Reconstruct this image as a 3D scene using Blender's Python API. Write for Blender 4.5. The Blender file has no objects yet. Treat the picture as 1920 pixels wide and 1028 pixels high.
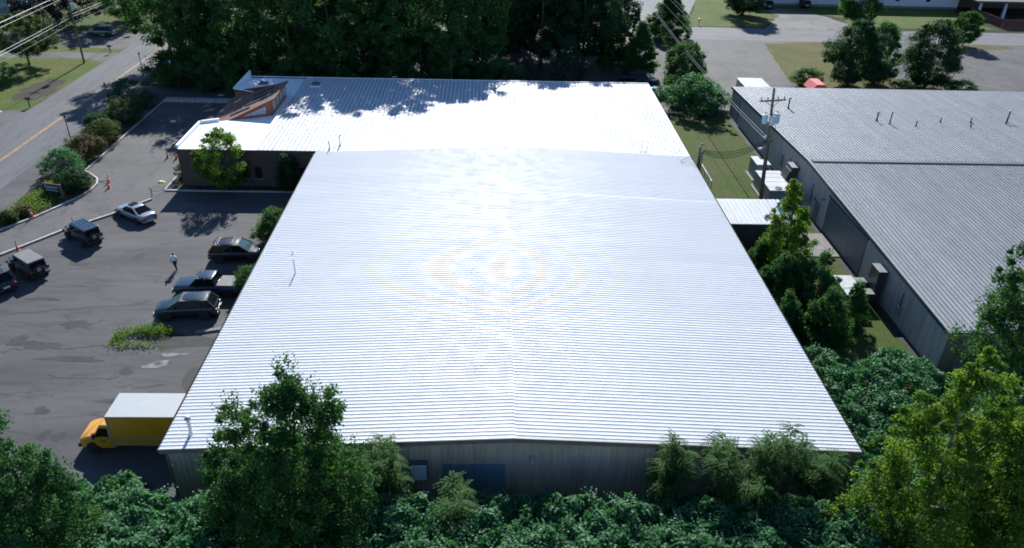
import bpy, bmesh, math, random
import numpy as np
from mathutils import Vector, Matrix

S = bpy.context.scene
COL = S.collection
R = math.radians
rnd = random.Random(7)

# ------------------------------------------------------------------ camera
cam_data = bpy.data.cameras.new("camera")
cam = bpy.data.objects.new("camera", cam_data)
COL.objects.link(cam)
cam_data.sensor_width = 36.0
cam_data.lens = 27.19
cam_data.clip_start = 0.5
cam_data.clip_end = 2000.0
yaw, pitch, roll = R(-2.035), R(30.58), R(1.612)
f0 = Vector((-math.sin(yaw), math.cos(yaw), 0)); r0 = Vector((math.cos(yaw), math.sin(yaw), 0)); u0 = Vector((0, 0, 1))
fw = math.cos(pitch) * f0 - math.sin(pitch) * u0
up = math.cos(pitch) * u0 + math.sin(pitch) * f0
rt = math.cos(roll) * r0 + math.sin(roll) * up
up = -math.sin(roll) * r0 + math.cos(roll) * up
M = Matrix((rt, up, -fw)).transposed().to_4x4()
M.translation = Vector((0, 0, 35.0))
cam.matrix_world = M
S.camera = cam

# ------------------------------------------------------------------ light
SUN_EL, SUN_AZ = R(34.0), R(0.3)           # azimuth measured from +Y towards +X
world = bpy.data.worlds.new("World")
S.world = world
world.use_nodes = True
nt = world.node_tree
nt.nodes.clear()
sky = nt.nodes.new("ShaderNodeTexSky")
sky.sky_type = 'NISHITA'
sky.sun_disc = False
sky.sun_elevation = SUN_EL
sky.sun_rotation = SUN_AZ
sky.air_density = 1.0
sky.dust_density = 0.0
sky.ozone_density = 6.0
bg = nt.nodes.new("ShaderNodeBackground")
bg.inputs["Strength"].default_value = 0.095
out = nt.nodes.new("ShaderNodeOutputWorld")
nt.links.new(sky.outputs[0], bg.inputs[0])
nt.links.new(bg.outputs[0], out.inputs[0])
sd = bpy.data.lights.new("sun", 'SUN')
sd.energy = 5.0
sd.angle = R(0.5)
sd.color = (1.0, 0.98, 0.94)
sun = bpy.data.objects.new("sun", sd)
COL.objects.link(sun)
to_sun = Vector((math.sin(SUN_AZ) * math.cos(SUN_EL), math.cos(SUN_AZ) * math.cos(SUN_EL), math.sin(SUN_EL)))
sun.rotation_euler = to_sun.to_track_quat('Z', 'Y').to_euler()
sun.location = (0, 120, 80)
vs = S.view_settings
vs.view_transform = 'Standard'
vs.look = 'None'
vs.exposure = 0.80
vs.gamma = 1.0
vs.use_curve_mapping = False
S.cycles.max_bounces = 6
S.cycles.filter_width = 1.8
S.cycles.transparent_max_bounces = 4

# ------------------------------------------------------------------ helpers
class MB:
    """collects shapes that become one mesh object"""
    def __init__(s): s.v = []; s.f = []
    def add(s, vs_, fs):
        o = len(s.v); s.v += [tuple(p) for p in vs_]; s.f += [tuple(i + o for i in f) for f in fs]; return s
    def box(s, x0, x1, y0, y1, z0, z1):
        return s.add([(x0,y0,z0),(x1,y0,z0),(x1,y1,z0),(x0,y1,z0),(x0,y0,z1),(x1,y0,z1),(x1,y1,z1),(x0,y1,z1)],
                     [(0,3,2,1),(4,5,6,7),(0,1,5,4),(1,2,6,5),(2,3,7,6),(3,0,4,7)])
    def hexa(s, b, t):          # 4 bottom points ccw, 4 top points ccw
        return s.add(list(b) + list(t), [(0,3,2,1),(4,5,6,7),(0,1,5,4),(1,2,6,5),(2,3,7,6),(3,0,4,7)])
    def prism(s, poly, z0, z1):
        n = len(poly)
        return s.add([(x,y,z0) for x,y in poly] + [(x,y,z1) for x,y in poly],
                     [tuple(range(n-1,-1,-1)), tuple(range(n,2*n))] + [(i,(i+1)%n,(i+1)%n+n,i+n) for i in range(n)])
    def sheet(s, poly, z):
        n = len(poly); return s.add([(x,y,z) for x,y in poly], [tuple(range(n))])
    def extr(s, poly, axis, a0, a1):    # poly in the plane across axis: 'x' -> (y,z), 'y' -> (x,z)
        n = len(poly)
        g = (lambda a,p: (a,p[0],p[1])) if axis == 'x' else (lambda a,p: (p[0],a,p[1]))
        return s.add([g(a0,p) for p in poly] + [g(a1,p) for p in poly],
                     [tuple(range(n-1,-1,-1)), tuple(range(n,2*n))] + [(i,(i+1)%n,(i+1)%n+n,i+n) for i in range(n)])
    def tube(s, pts, rad, n=6, cap=True):
        pts = [Vector(p) for p in pts]
        rads = rad if isinstance(rad, (list, tuple)) else [rad]*len(pts)
        rings = []
        for i, p in enumerate(pts):
            d = (pts[min(i+1,len(pts)-1)] - pts[max(i-1,0)]).normalized()
            a = d.cross(Vector((0,0,1)) if abs(d.z) < .9 else Vector((1,0,0))).normalized(); b = d.cross(a)
            rings.append([p + float(rads[i])*(math.cos(2*math.pi*k/n)*a + math.sin(2*math.pi*k/n)*b) for k in range(n)])
        o = [q for r_ in rings for q in r_]
        fs = [(i*n+k, i*n+(k+1)%n, (i+1)*n+(k+1)%n, (i+1)*n+k) for i in range(len(pts)-1) for k in range(n)]
        if cap: fs += [tuple(range(n-1,-1,-1)), tuple((len(pts)-1)*n+k for k in range(n))]
        return s.add(o, fs)
    def lathe(s, prof, c=(0,0,0), n=14, axis='z'):   # prof: (r, h)
        o = []
        for r_, h in prof:
            for k in range(n):
                a = 2*math.pi*k/n; x, y = r_*math.cos(a), r_*math.sin(a)
                o.append((c[0]+x,c[1]+y,c[2]+h) if axis == 'z' else (c[0]+x,c[1]+h,c[2]+y) if axis == 'y' else (c[0]+h,c[1]+x,c[2]+y))
        m = len(prof)
        fs = [(i*n+k, i*n+(k+1)%n, (i+1)*n+(k+1)%n, (i+1)*n+k) for i in range(m-1) for k in range(n)]
        fs += [tuple(range(n-1,-1,-1)), tuple((m-1)*n+k for k in range(n))]
        return s.add(o, fs)
    def mesh(s, name, mat, smooth=False):
        me = bpy.data.meshes.new(name); me.from_pydata(s.v, [], s.f); me.update()
        bm = bmesh.new(); bm.from_mesh(me); bmesh.ops.recalc_face_normals(bm, faces=bm.faces); bm.to_mesh(me); bm.free()
        me.materials.append(mat)
        if smooth: me.polygons.foreach_set('use_smooth', [True]*len(me.polygons))
        return me
    def build(s, name, mat, parent=None, smooth=False, **kw):
        return link(name, s.mesh(name, mat, smooth), parent, **kw)

def link(name, me, parent=None, loc=None, rz=None, bevel=0):
    o = bpy.data.objects.new(name, me); COL.objects.link(o)
    if parent is not None: o.parent = parent
    if loc is not None: o.location = loc
    if rz is not None: o.rotation_euler = (0,0,rz)
    if bevel:
        m = o.modifiers.new("edge", 'BEVEL'); m.width = bevel; m.segments = 2; m.limit_method = 'ANGLE'
    return o

def tag(o, label=None, cat=None, group=None, kind=None):
    if label: o['label'] = label
    if cat: o['category'] = cat
    if group: o['group'] = group
    if kind: o['kind'] = kind
    return o

def thing(name, label, cat, loc=(0,0,0), rz=0, group=None):
    o = bpy.data.objects.new(name, None); COL.objects.link(o)
    o.empty_display_size = .2
    o.location = loc; o.rotation_euler = (0,0,rz)
    return tag(o, label, cat, group)

def kids(o): return [c for c in bpy.data.objects if c.parent == o]

def copy_tree(o, parent=None, **kw):
    c = o.copy(); COL.objects.link(c); c.parent = parent
    for ch in kids(o): copy_tree(ch, c)
    return c

# ------------------------------------------------------------------ materials
MATS = {}
def nodes_of(name):
    m = bpy.data.materials.new(name); m.use_nodes = True
    t = m.node_tree; b = t.nodes["Principled BSDF"]
    MATS[name] = m
    return m, t, b, t.links
def noise(t, vec, scale, detail=4, rough=.55, dist=0):
    n = t.nodes.new("ShaderNodeTexNoise"); n.inputs["Scale"].default_value = scale; n.inputs["Detail"].default_value = detail
    n.inputs["Roughness"].default_value = rough; n.inputs["Distortion"].default_value = dist
    t.links.new(vec, n.inputs["Vector"]); return n.outputs["Fac"]
def ramp(t, fac, stops):
    r_ = t.nodes.new("ShaderNodeValToRGB"); e = r_.color_ramp.elements
    while len(e) < len(stops): e.new(.5)
    for i, (p, c) in enumerate(stops): e[i].position = p; e[i].color = (*c, 1) if len(c) == 3 else c
    t.links.new(fac, r_.inputs[0]); return r_.outputs[0]
def gray(v): return (v, v, v)
def mixc(t, fac, a, b, mode='MIX'):
    m = t.nodes.new("ShaderNodeMix"); m.data_type = 'RGBA'; m.blend_type = mode
    for sock, val in ((m.inputs[0], fac), (m.inputs[6], a), (m.inputs[7], b)):
        if isinstance(val, (int, float)): sock.default_value = val
        elif isinstance(val, tuple): sock.default_value = (*val, 1)
        else: t.links.new(val, sock)
    return m.outputs[2]
def wpos(t): return t.nodes.new("ShaderNodeNewGeometry").outputs["Position"]
def opos(t): return t.nodes.new("ShaderNodeTexCoord").outputs["Object"]
def bump(t, b, h, strength=.3, dist=.02):
    n = t.nodes.new("ShaderNodeBump"); n.inputs["Strength"].default_value = strength; n.inputs["Distance"].default_value = dist
    t.links.new(h, n.inputs["Height"]); t.links.new(n.outputs[0], b.inputs["Normal"])
def stretch(t, vec, sx, sy, sz):
    n = t.nodes.new("ShaderNodeMapping"); n.inputs["Scale"].default_value = (sx, sy, sz); t.links.new(vec, n.inputs[0]); return n.outputs[0]

def plain(name, c, rough=.6, metal=0.0, var=.12, scale=2.0, spec=.5, coat=0, bmp=0, fine=30):
    m, t, b, L = nodes_of(name)
    p = wpos(t)
    f = noise(t, p, scale, 6)
    lo = tuple(max(0, x*(1-var*1.6)) for x in c); hi = tuple(min(1, x*(1+var)) for x in c)
    L.new(ramp(t, f, [(.3, lo), (.7, hi)]), b.inputs["Base Color"])
    b.inputs["Roughness"].default_value = rough; b.inputs["Metallic"].default_value = metal
    b.inputs["Specular IOR Level"].default_value = spec
    b.inputs["Coat Weight"].default_value = coat; b.inputs["Coat Roughness"].default_value = .04
    if bmp: bump(t, b, noise(t, p, fine, 3), bmp, .01)
    return m

# asphalt of several ages
def asphalt(name, c, crack=.5, stain=.35, sx=1, sy=1):
    m, t, b, L = nodes_of(name)
    p = wpos(t)
    ps = stretch(t, p, sx, sy, 1)
    big = noise(t, ps, .16, 5, .6); mid = noise(t, ps, .55, 8, .7, 1.2); fine = noise(t, p, 22, 3, .7); grit = noise(t, p, 5.0, 5, .7)
    col = ramp(t, big, [(.30, tuple(x*(1-stain) for x in c)), (.5, c), (.72, tuple(x*(1+stain*.75) for x in c))])
    col = mixc(t, 1.0, col, ramp(t, mid, [(.34, gray(.58)), (.47, gray(.9)), (.6, gray(1.0))]), 'MULTIPLY')
    col = mixc(t, 1.0, col, ramp(t, grit, [(.3, gray(.8)), (.7, gray(1.0))]), 'MULTIPLY')
    col = mixc(t, 1.0, col, ramp(t, fine, [(.25, gray(.72)), (.75, gray(1.0))]), 'MULTIPLY')
    # fine cracks
    dn = t.nodes.new("ShaderNodeVectorMath"); dn.operation = 'ADD'
    nn = t.nodes.new("ShaderNodeTexNoise"); nn.inputs["Scale"].default_value = .8; nn.inputs["Detail"].default_value = 6; L.new(p, nn.inputs["Vector"])
    sc = t.nodes.new("ShaderNodeVectorMath"); sc.operation = 'SCALE'; sc.inputs["Scale"].default_value = 2.2; L.new(nn.outputs["Color"], sc.inputs[0])
    L.new(p, dn.inputs[0]); L.new(sc.outputs[0], dn.inputs[1])
    vo = t.nodes.new("ShaderNodeTexVoronoi"); vo.feature = 'DISTANCE_TO_EDGE'; vo.inputs["Scale"].default_value = .32; L.new(dn.outputs[0], vo.inputs["Vector"])
    line = ramp(t, vo.outputs["Distance"], [(0.0, gray(1)), (.012, gray(0))])
    mask = ramp(t, noise(t, p, .21, 3), [(.46, gray(0)), (.6, gray(crack))])
    cm = mixc(t, 1.0, line, mask, 'MULTIPLY')
    col = mixc(t, cm, col, tuple(x*.35 for x in c))
    L.new(col, b.inputs["Base Color"])
    b.inputs["Roughness"].default_value = .82; b.inputs["Specular IOR Level"].default_value = .35
    bump(t, b, fine, .35, .012)
    return m
asphalt("asphalt_lot", (.086, .085, .090), .9, .42, .35, 1.5)
asphalt("asphalt_lane", (.108, .107, .110), .5, .25)
asphalt("asphalt_road", (.118, .120, .132), .45, .18, 1.6, .25)
asphalt("asphalt_street", (.145, .148, .158), .4, .18, .3, 1.5)
asphalt("asphalt_dark", (.062, .062, .064), .5, .25)
asphalt("asphalt_drive", (.095, .093, .092), .5, .3)
asphalt("asphalt_patch", (.050, .050, .052), .2, .3)
asphalt("gravel", (.15, .145, .14), .1, .45)
plain("dark_ground", (.022, .024, .025), .85, var=.4, scale=2)  # plain very dark ground tone, used for the wall-base strip and lot patches
plain("crack_filler", (.03, .03, .032), .8, var=.3)
plain("powder", (.17, .172, .18), .9, var=.5, scale=1.3)

def grass(name, a, b_, dry, dryness=.5):
    m, t, b, L = nodes_of(name)
    p = wpos(t)
    col = ramp(t, noise(t, p, 1.4, 6, .7), [(.3, a), (.7, b_)])
    col = mixc(t, ramp(t, noise(t, p, .22, 6, .6, .8), [(.5-.2*dryness, gray(0)), (.72, gray(.85))]), col, dry)
    fine = noise(t, p, 14, 4, .8)
    col = mixc(t, 1.0, col, ramp(t, fine, [(.25, gray(.45)), (.7, gray(1))]), 'MULTIPLY')
    L.new(col, b.inputs["Base Color"]); b.inputs["Roughness"].default_value = .9; b.inputs["Specular IOR Level"].default_value = .15
    bump(t, b, fine, .9, .08)
    return m
grass("lawn", (.050, .090, .018), (.082, .135, .028), (.12, .105, .045), .45)
grass("lawn_fresh", (.060, .100, .014), (.105, .155, .026), (.16, .14, .05), .25)
grass("lawn_dry", (.075, .095, .022), (.11, .125, .032), (.17, .135, .055), .8)
grass("ground_soil", (.020, .028, .014), (.035, .045, .020), (.04, .036, .025), .5)
grass("mulch", (.045, .040, .030), (.07, .06, .045), (.10, .095, .085), .6)

# white coated metal roof, grey metal roof
def roofmat(name, c, rough, spec, metal=0.0, dirt=.06, speck=.0, streak=(1,1,1), panel=.04):
    m, t, b, L = nodes_of(name)
    p = wpos(t)
    f = noise(t, stretch(t, p, *streak), .35, 6, .6)
    col = ramp(t, f, [(.3, tuple(x*(1-dirt) for x in c)), (.65, c)])
    if speck:
        s_ = noise(t, p, 7.0, 5, .8)
        col = mixc(t, 1.0, col, ramp(t, s_, [(.35, gray(1-speck)), (.62, gray(1)), (.8, gray(1.0))]), 'MULTIPLY')
    oi = t.nodes.new("ShaderNodeObjectInfo")
    col = mixc(t, 1.0, col, ramp(t, oi.outputs["Random"], [(0, gray(1-panel)), (1, gray(1))]), 'MULTIPLY')
    L.new(col, b.inputs["Base Color"])
    L.new(ramp(t, noise(t, p, .8, 4), [(.3, gray(rough*.85)), (.7, gray(min(1, rough*1.15)))]), b.inputs["Roughness"])
    b.inputs["Specular IOR Level"].default_value = spec; b.inputs["Metallic"].default_value = metal
    return m
roofmat("white_roof", (.80, .83, .865), .52, .5, 0, .05, 0, (.3, 2, 1))
roofmat("white_wing_roof", (.74, .76, .79), .6, .4, 0, .05, 0, (2, .3, 1))
roofmat("white_membrane", (.80, .82, .84), .6, .35, 0, .05)
roofmat("grey_roof", (.52, .55, .60), .55, .5, .1, .12, .16, (1.5, .5, 1), .12)
roofmat("seam_grey", (.10, .11, .13), .55, .4, .1, .1)

def wallmat(name, c, rough=.55, dirt=.3):
    m, t, b, L = nodes_of(name)
    p = wpos(t)
    col = ramp(t, noise(t, stretch(t, p, 1.5, 1.5, .25), 1.2, 6, .65), [(.3, tuple(x*(1-dirt) for x in c)), (.6, c)])
    L.new(col, b.inputs["Base Color"]); b.inputs["Roughness"].default_value = rough
    return m
wallmat("tan_wall", (.46, .365, .29))
wallmat("grey_wall", (.43, .385, .385))
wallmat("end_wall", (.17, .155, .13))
wallmat("blue_door", (.13, .22, .26), .45)
wallmat("slate_door", (.085, .115, .15), .45)
wallmat("pale_siding", (.52, .55, .60), .6, .12)
wallmat("blue_siding", (.17, .30, .40), .6, .15)
wallmat("dark_siding", (.075, .06, .055), .7)
wallmat("fence_wood", (.13, .055, .045), .8, .4)

def brickmat(name, c1, c2, mortar, scale=4.0):
    m, t, b, L = nodes_of(name)
    p = wpos(t)
    sep = t.nodes.new("ShaderNodeSeparateXYZ"); L.new(p, sep.inputs[0])
    ad = t.nodes.new("ShaderNodeMath"); ad.operation = 'ADD'; L.new(sep.outputs[0], ad.inputs[0]); L.new(sep.outputs[1], ad.inputs[1])
    cb = t.nodes.new("ShaderNodeCombineXYZ"); L.new(ad.outputs[0], cb.inputs[0]); L.new(sep.outputs[2], cb.inputs[1])
    br = t.nodes.new("ShaderNodeTexBrick"); br.inputs["Scale"].default_value = scale
    br.inputs["Color1"].default_value = (*c1, 1); br.inputs["Color2"].default_value = (*c2, 1); br.inputs["Mortar"].default_value = (*mortar, 1)
    L.new(cb.outputs[0], br.inputs["Vector"])
    col = mixc(t, 1.0, br.outputs["Color"], ramp(t, noise(t, p, .7, 5), [(.3, gray(.7)), (.7, gray(1))]), 'MULTIPLY')
    L.new(col, b.inputs["Base Color"]); b.inputs["Roughness"].default_value = .85
    return m
brickmat("brown_brick", (.075, .050, .040), (.10, .068, .052), (.09, .08, .07))
brickmat("red_brick", (.26, .075, .045), (.33, .10, .06), (.20, .12, .09))
plain("shingle_brown", (.125, .068, .052), .85, var=.25, scale=5, bmp=.5)
plain("trim_brown", (.17, .14, .12), .5)
plain("trim_dark", (.045, .045, .05), .5)
plain("concrete", (.17, .165, .16), .85, var=.22, scale=2.5, bmp=.3)
plain("concrete_pale", (.36, .36, .36), .85, var=.2, scale=3)
plain("galv", (.42, .45, .47), .38, .5)
plain("unit_green", (.19, .24, .25), .5)
plain("unit_top", (.40, .42, .43), .45)
plain("duct_dark", (.055, .055, .06), .45)
plain("duct_top", (.17, .17, .175), .5)
plain("fan_rust", (.14, .06, .045), .7, var=.4, scale=9)
plain("pole_wood", (.16, .125, .085), .9, var=.35, scale=6)
plain("transformer_blue", (.42, .52, .58), .4)
plain("wire_bright", (.36, .37, .35), .35, .6)
plain("wire_black", (.022, .022, .024), .5)
plain("steel_dark", (.05, .055, .06), .45, .4)
plain("line_yellow", (.36, .22, .06), .7, var=.4, scale=2)
plain("cone_orange", (.72, .075, .025), .5)
plain("cone_white", (.75, .75, .75), .5)
plain("sign_black", (.008, .008, .010), .6)
plain("sign_letter", (.45, .55, .65), .5)
plain("mail_black", (.02, .02, .022), .4)
plain("bin_blue", (.03, .20, .80), .4)
plain("yellow_cloth", (.55, .50, .16), .8)
plain("roof_teal", (.20, .36, .34), .6)
plain("red_paint", (.55, .09, .09), .5)
plain("house_grey_roof", (.36, .36, .37), .8)

def glassmat(name, c, rough=.05, spec=.35):
    m, t, b, L = nodes_of(name)
    b.inputs["Base Color"].default_value = (*c, 1); b.inputs["Roughness"].default_value = rough
    b.inputs["Specular IOR Level"].default_value = spec; 
    f = noise(t, wpos(t), 3.0, 2); L.new(ramp(t, f, [(.3, tuple(x*.7 for x in c)), (.7, tuple(min(1, x*1.3) for x in c))]), b.inputs["Base Color"])
    return m
glassmat("car_glass", (.006, .010, .012), .08, .10)
glassmat("windshield_glass", (.05, .10, .11), .06)
glassmat("window_dark", (.010, .012, .014), .08)
glassmat("skylight_glass", (.10, .13, .15), .12)
glassmat("clerestory_glass", (.30, .38, .40), .1)
MAT = MATS
# ------------------------------------------------------------------ the ground
def wob(poly, amp=.25, step=1.5, seed=1):
    rr = random.Random(seed); o = []
    n = len(poly)
    for i in range(n):
        a, b = Vector(poly[i]), Vector(poly[(i+1) % n]); m = max(1, int((b-a).length/step))
        for k in range(m):
            p = a.lerp(b, k/m); o.append((p.x + rr.uniform(-amp, amp), p.y + rr.uniform(-amp, amp)))
    return o
def sheet(name, poly, z, mat, parent=None, kind='structure'):
    o = MB().sheet(poly, z).build(name, MAT[mat], parent)
    if parent is None: o['kind'] = kind
    return o
def rect(x0, x1, y0, y1): return [(x0,y0),(x1,y0),(x1,y1),(x0,y1)]

sheet("ground", rect(-700, 700, -300, 1200), -.024, "ground_soil")
parking_lot = sheet("parking_lot", rect(-51.3, -17.5, 8, 112), 0, "asphalt_lot")
sheet("access_lane", [(-50.6,54.2),(-43.9,61.3),(-42.2,63.9),(-40.5,66.5),(-37.4,70.0),(-34.9,73.6),(-34.6,76),(-34.4,81.5),(-33.2,84.5),(-33.2,104.2),(-44.6,104.2),(-44.6,86),(-44.4,80.6),(-42.6,79.2),(-41.8,77.3),(-41.8,75),(-43.2,71.5),(-44.6,68.8),(-46.3,66.2),(-51,62)], .004, "asphalt_lane", parking_lot)
road = sheet("road", rect(-61.2, -51.3, -40, 420), -.004, "asphalt_road")
for k, dx in enumerate((-.12, .12)):
    MB().add([(-55.55+dx-.06, y, .001) for y in (-40, 420)] + [(-55.55+dx+.06, y, .001) for y in (420, -40)], [(0,1,2,3)]).build("lane_marking", MAT["line_yellow"], road)
# seams and tyre-worn patches in the road
sheet("rear_drive", wob(rect(-31, 31, 102.0, 147), .3, 3, 4), -.008, "asphalt_dark")
sheet("side_street", rect(24, 300, 146.2, 156.2), -.002, "asphalt_street")
sheet("back_street", [(26,156.2),(38.2,156.2),(47,184),(70,260),(52,260),(30,184)], -.004, "asphalt_street")
sheet("driveway", wob([(31.6,103.5),(140,103.5),(140,146.2),(36,146.2),(34,125),(32,112)], .2, 3, 5), -.006, "asphalt_drive")
sheet("lawn", wob([(21.2,68.5),(33.4,68.5),(33.4,104),(31.6,110),(32.5,118),(35.6,143),(33,146),(29,140),(27,120),(22.4,108),(21.2,102)], .15, 1.5, 6), -.012, "lawn")
sheet("side_yard", rect(21.0, 33.4, 20, 68.5), -.014, "lawn")
sheet("wall_base_strip", wob(rect(32.7, 33.3, 45.5, 103.8), .08, 1.0, 30), -.006, "dark_ground")  # narrow darker strip along the foot of the grey building's wall
pad = MB().box(29.6, 33.1, 62.9, 67.6, -.05, .08).build("concrete_pad", MAT["concrete"]); pad['kind'] = 'structure'
sheet("grass_island", wob([(50.6,143.8),(58,145.4),(66,145.8),(66.5,138),(63,128),(66,122),(72,119.5),(73,115.5),(52,115),(48.2,117.5),(47.4,120),(49,132)], .2, 1.2, 8), .002, "lawn_dry")
sheet("small_island", wob([(83,146),(84,142.5),(90,142),(97.5,143.2),(97.5,145.6)], .2, 1.2, 9), .002, "lawn_dry")
sheet("far_lawn", wob([(38.8,157),(54.6,157.3),(61,168),(58,186),(47,186),(45,176)], .3, 2, 10), -.010, "lawn_fresh")
sheet("gravel_drive", wob([(54.6,156.3),(73.5,156.3),(73.2,162),(70,170),(74,178),(60,178),(61,168)], .4, 1.5, 11), -.014, "gravel")
sheet("front_lawn", wob([(72.6,158.2),(104,158.8),(100.5,165),(104,178.4),(62,178.4),(70,171),(74.5,167)], .25, 2, 12), -.008, "lawn_fresh")
sheet("left_lawn", wob([(-61.4,100.5),(-60.9,123.8),(-64.5,125.6),(-130,125.6),(-130,100.5)], .15, 1.5, 13), -.012, "lawn_fresh")
sheet("verge", wob([(-61.2,129.6),(-61.4,131.8),(-78,133.5),(-92,132),(-92,129.2)], .2, 1.5, 14), -.010, "lawn_fresh")
sheet("house_driveway", rect(-130, -61.2, 86, 100.5), -.016, "asphalt_drive")
sheet("concrete_walk", rect(-90, -64.2, 93.5, 100.2), -.010, "concrete_pale")
sheet("lower_lawn", wob([(-61.4,84),(-61.4,91),(-66,93),(-90,93),(-90,84)], .15, 1.5, 15), -.006, "lawn_fresh")
sheet("neighbour_drive", wob([(-61.2,123.5),(-61.2,144),(-100,144),(-100,123.5)], .3, 2, 16), -.018, "asphalt_drive")
sheet("shaded_yard", wob([(-63,143),(-120,140),(-120,190),(-63,190)], .4, 2, 17), -.014, "lawn")
sheet("bare_patch", wob([(-62.2,104.5),(-61.6,109),(-62.4,114),(-65.2,114.8),(-66.6,109),(-65.5,105)], .6, .5, 18), -.008, "mulch")
sheet("planting_bed", wob([(-47.0,66.2),(-44.9,68.7),(-43.5,71.4),(-42.2,75),(-42.2,77.2),(-43.3,79.2),(-45,80.6),(-45,104.6),(-51.2,112),(-51.2,99),(-49.4,84),(-48.4,76),(-47.6,70)], .04, 1.0, 19), .06, "mulch")
sheet("wing_bed", [(-34.2,75.9),(-18.3,75.9),(-18.3,77.1),(-32.8,77.1),(-32.8,82),(-34.2,82)], .07, "mulch")
walk = MB().box(-45.2, -33.2, 104.7, 106.6, -.02, .12).build("sidewalk", MAT["concrete_pale"]); walk['kind'] = 'structure'

def curb(pts, w=.17, h=.14, mat="concrete_pale"):
    m = MB(); P = [Vector(p) for p in pts]; L_ = []; R_ = []
    for i, p in enumerate(P):
        d = (P[min(i+1,len(P)-1)] - P[max(i-1,0)]).normalized(); n = Vector((-d.y, d.x))
        L_.append(p + n*w/2); R_.append(p - n*w/2)
    for i in range(len(P)-1):
        a, b, c, d = L_[i], R_[i], R_[i+1].lerp(R_[i], .002), L_[i+1].lerp(L_[i], .002)
        m.hexa([(q.x,q.y,-.03) for q in (a,b,c,d)], [(q.x,q.y,h) for q in (a,b,c,d)])
    o = m.build("curb", MAT[mat]); o['kind'] = 'structure'; return o
curb([(-50,61.5),(-46.4,66.3),(-44.7,68.9),(-43.4,71.6),(-42.4,74),(-42.0,75.6),(-42.05,77.3),(-42.6,78.6),(-43.6,79.6),(-44.85,80.7),(-44.85,87),(-45,94.5),(-45,104.6)], .2)
curb([(-49,54),(-46.2,58),(-43.8,61.5),(-42.2,63.9),(-40.5,66.5),(-37.4,70.0),(-34.9,73.6)], .22, .16)
curb([(-18.3,75.8),(-34.3,75.75)], .18); curb([(-34.35,75.9),(-34.3,82)], .18)
curb([(-22.6,49.7),(-20.2,50.4)], .35, .15, "concrete")

# cracks, patches and stains of the lot: flat pieces with their own outline
def crack(pts, w=.05, seed=0):
    rr = random.Random(seed); q = []
    for i in range(len(pts)-1):
        a, b = Vector(pts[i]), Vector(pts[i+1]); m = max(2, int((b-a).length/.35))
        for k in range(m): p = a.lerp(b, k/m); q.append((p.x + rr.gauss(0,.07), p.y + rr.gauss(0,.10), w*rr.uniform(.35, 1.3)))
    m = MB(); n = len(q)
    m.add([(x,y-ww,.012) for x,y,ww in q] + [(x,y+ww,.012) for x,y,ww in q], [(i,i+1,n+i+1,n+i) for i in range(n-1)])
    return m.build("crack", MAT["crack_filler"], parking_lot)
for i, (pts, w) in enumerate([([(-41,51.6),(-38.7,52.1),(-34.9,52.7),(-31.4,53.4),(-27.6,54.0)], .035), ([(-40,46.8),(-36.1,47.1),(-33.6,47.9),(-31.6,47.5),(-28.4,48.2)], .09),
                              ([(-31.5,44.4),(-29.5,44.0),(-27.2,44.0),(-25.6,44.6),(-25.4,45.4)], .03), ([(-26.2,43.2),(-24.0,43.0),(-22.2,43.7)], .03), ([(-33.8,52.2),(-32.6,50.9),(-31.2,50.4),(-30.2,52)], .05),
                              ([(-30,36),(-28.6,34.6),(-26.5,34.2)], .02), ([(-37.4,60.8),(-36.2,60.2),(-35.2,59.8)], .05), ([(-33,59),(-29.8,64.5),(-29,66)], .02), ([(-41,57),(-36,56.3),(-31,56.6)], .02),
                              ([(-26.4,40.2),(-24.6,39.9),(-22.4,40.4)], .02), ([(-38,43.5),(-34,42.2),(-30,42.8)], .02), ([(-42.6,68.4),(-41.2,69.9),(-39.6,72)], .02)]): crack(pts, w, i)
def blot(name, x, y, a, b, mat, seed, z=.008, rot=0):
    rr = random.Random(seed); n = 22; ph = [rr.uniform(0, 6.28) for _ in range(4)]; o = []
    for k in range(n):
        t_ = 2*math.pi*k/n; rad = 1 + .16*math.sin(2*t_+ph[0]) + .14*math.sin(3*t_+ph[1]) + .09*math.sin(5*t_+ph[2]) + rr.uniform(-.06,.06)
        u, v = a*rad*math.cos(t_), b*rad*math.sin(t_); o.append((x+u*math.cos(rot)-v*math.sin(rot), y+u*math.sin(rot)+v*math.cos(rot)))
    return MB().sheet(o, z).build(name, MAT[mat], parking_lot)
for i, (x, y, a, b) in enumerate([(-28.5,38.2,.42,.42),(-27.5,38.1,.35,.5),(-27.7,36.4,.36,.42),(-32.2,50.9,1.0,.45),(-33.4,47.9,1.2,.5),(-35.4,48.6,.7,.6),(-31.6,61.7,.5,.5),(-20.6,44.0,1.0,1.5),
                                  (-36.2,60.2,.8,.35),(-29.8,40.6,.5,.4),(-26.0,44.9,.5,.4),(-36.5,54.4,1.4,.25),(-30.5,46.3,2.2,.35),(-24.5,41.6,1.6,.4)]):
    blot("asphalt_patch", x, y, a, b, "asphalt_patch", i)
blot("powder_stain", -24.1, 45.7, .85, .45, "powder", 40, .014, .5); blot("powder_stain", -23.3, 46.9, .9, .22, "powder", 41, .014, .1)

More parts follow.
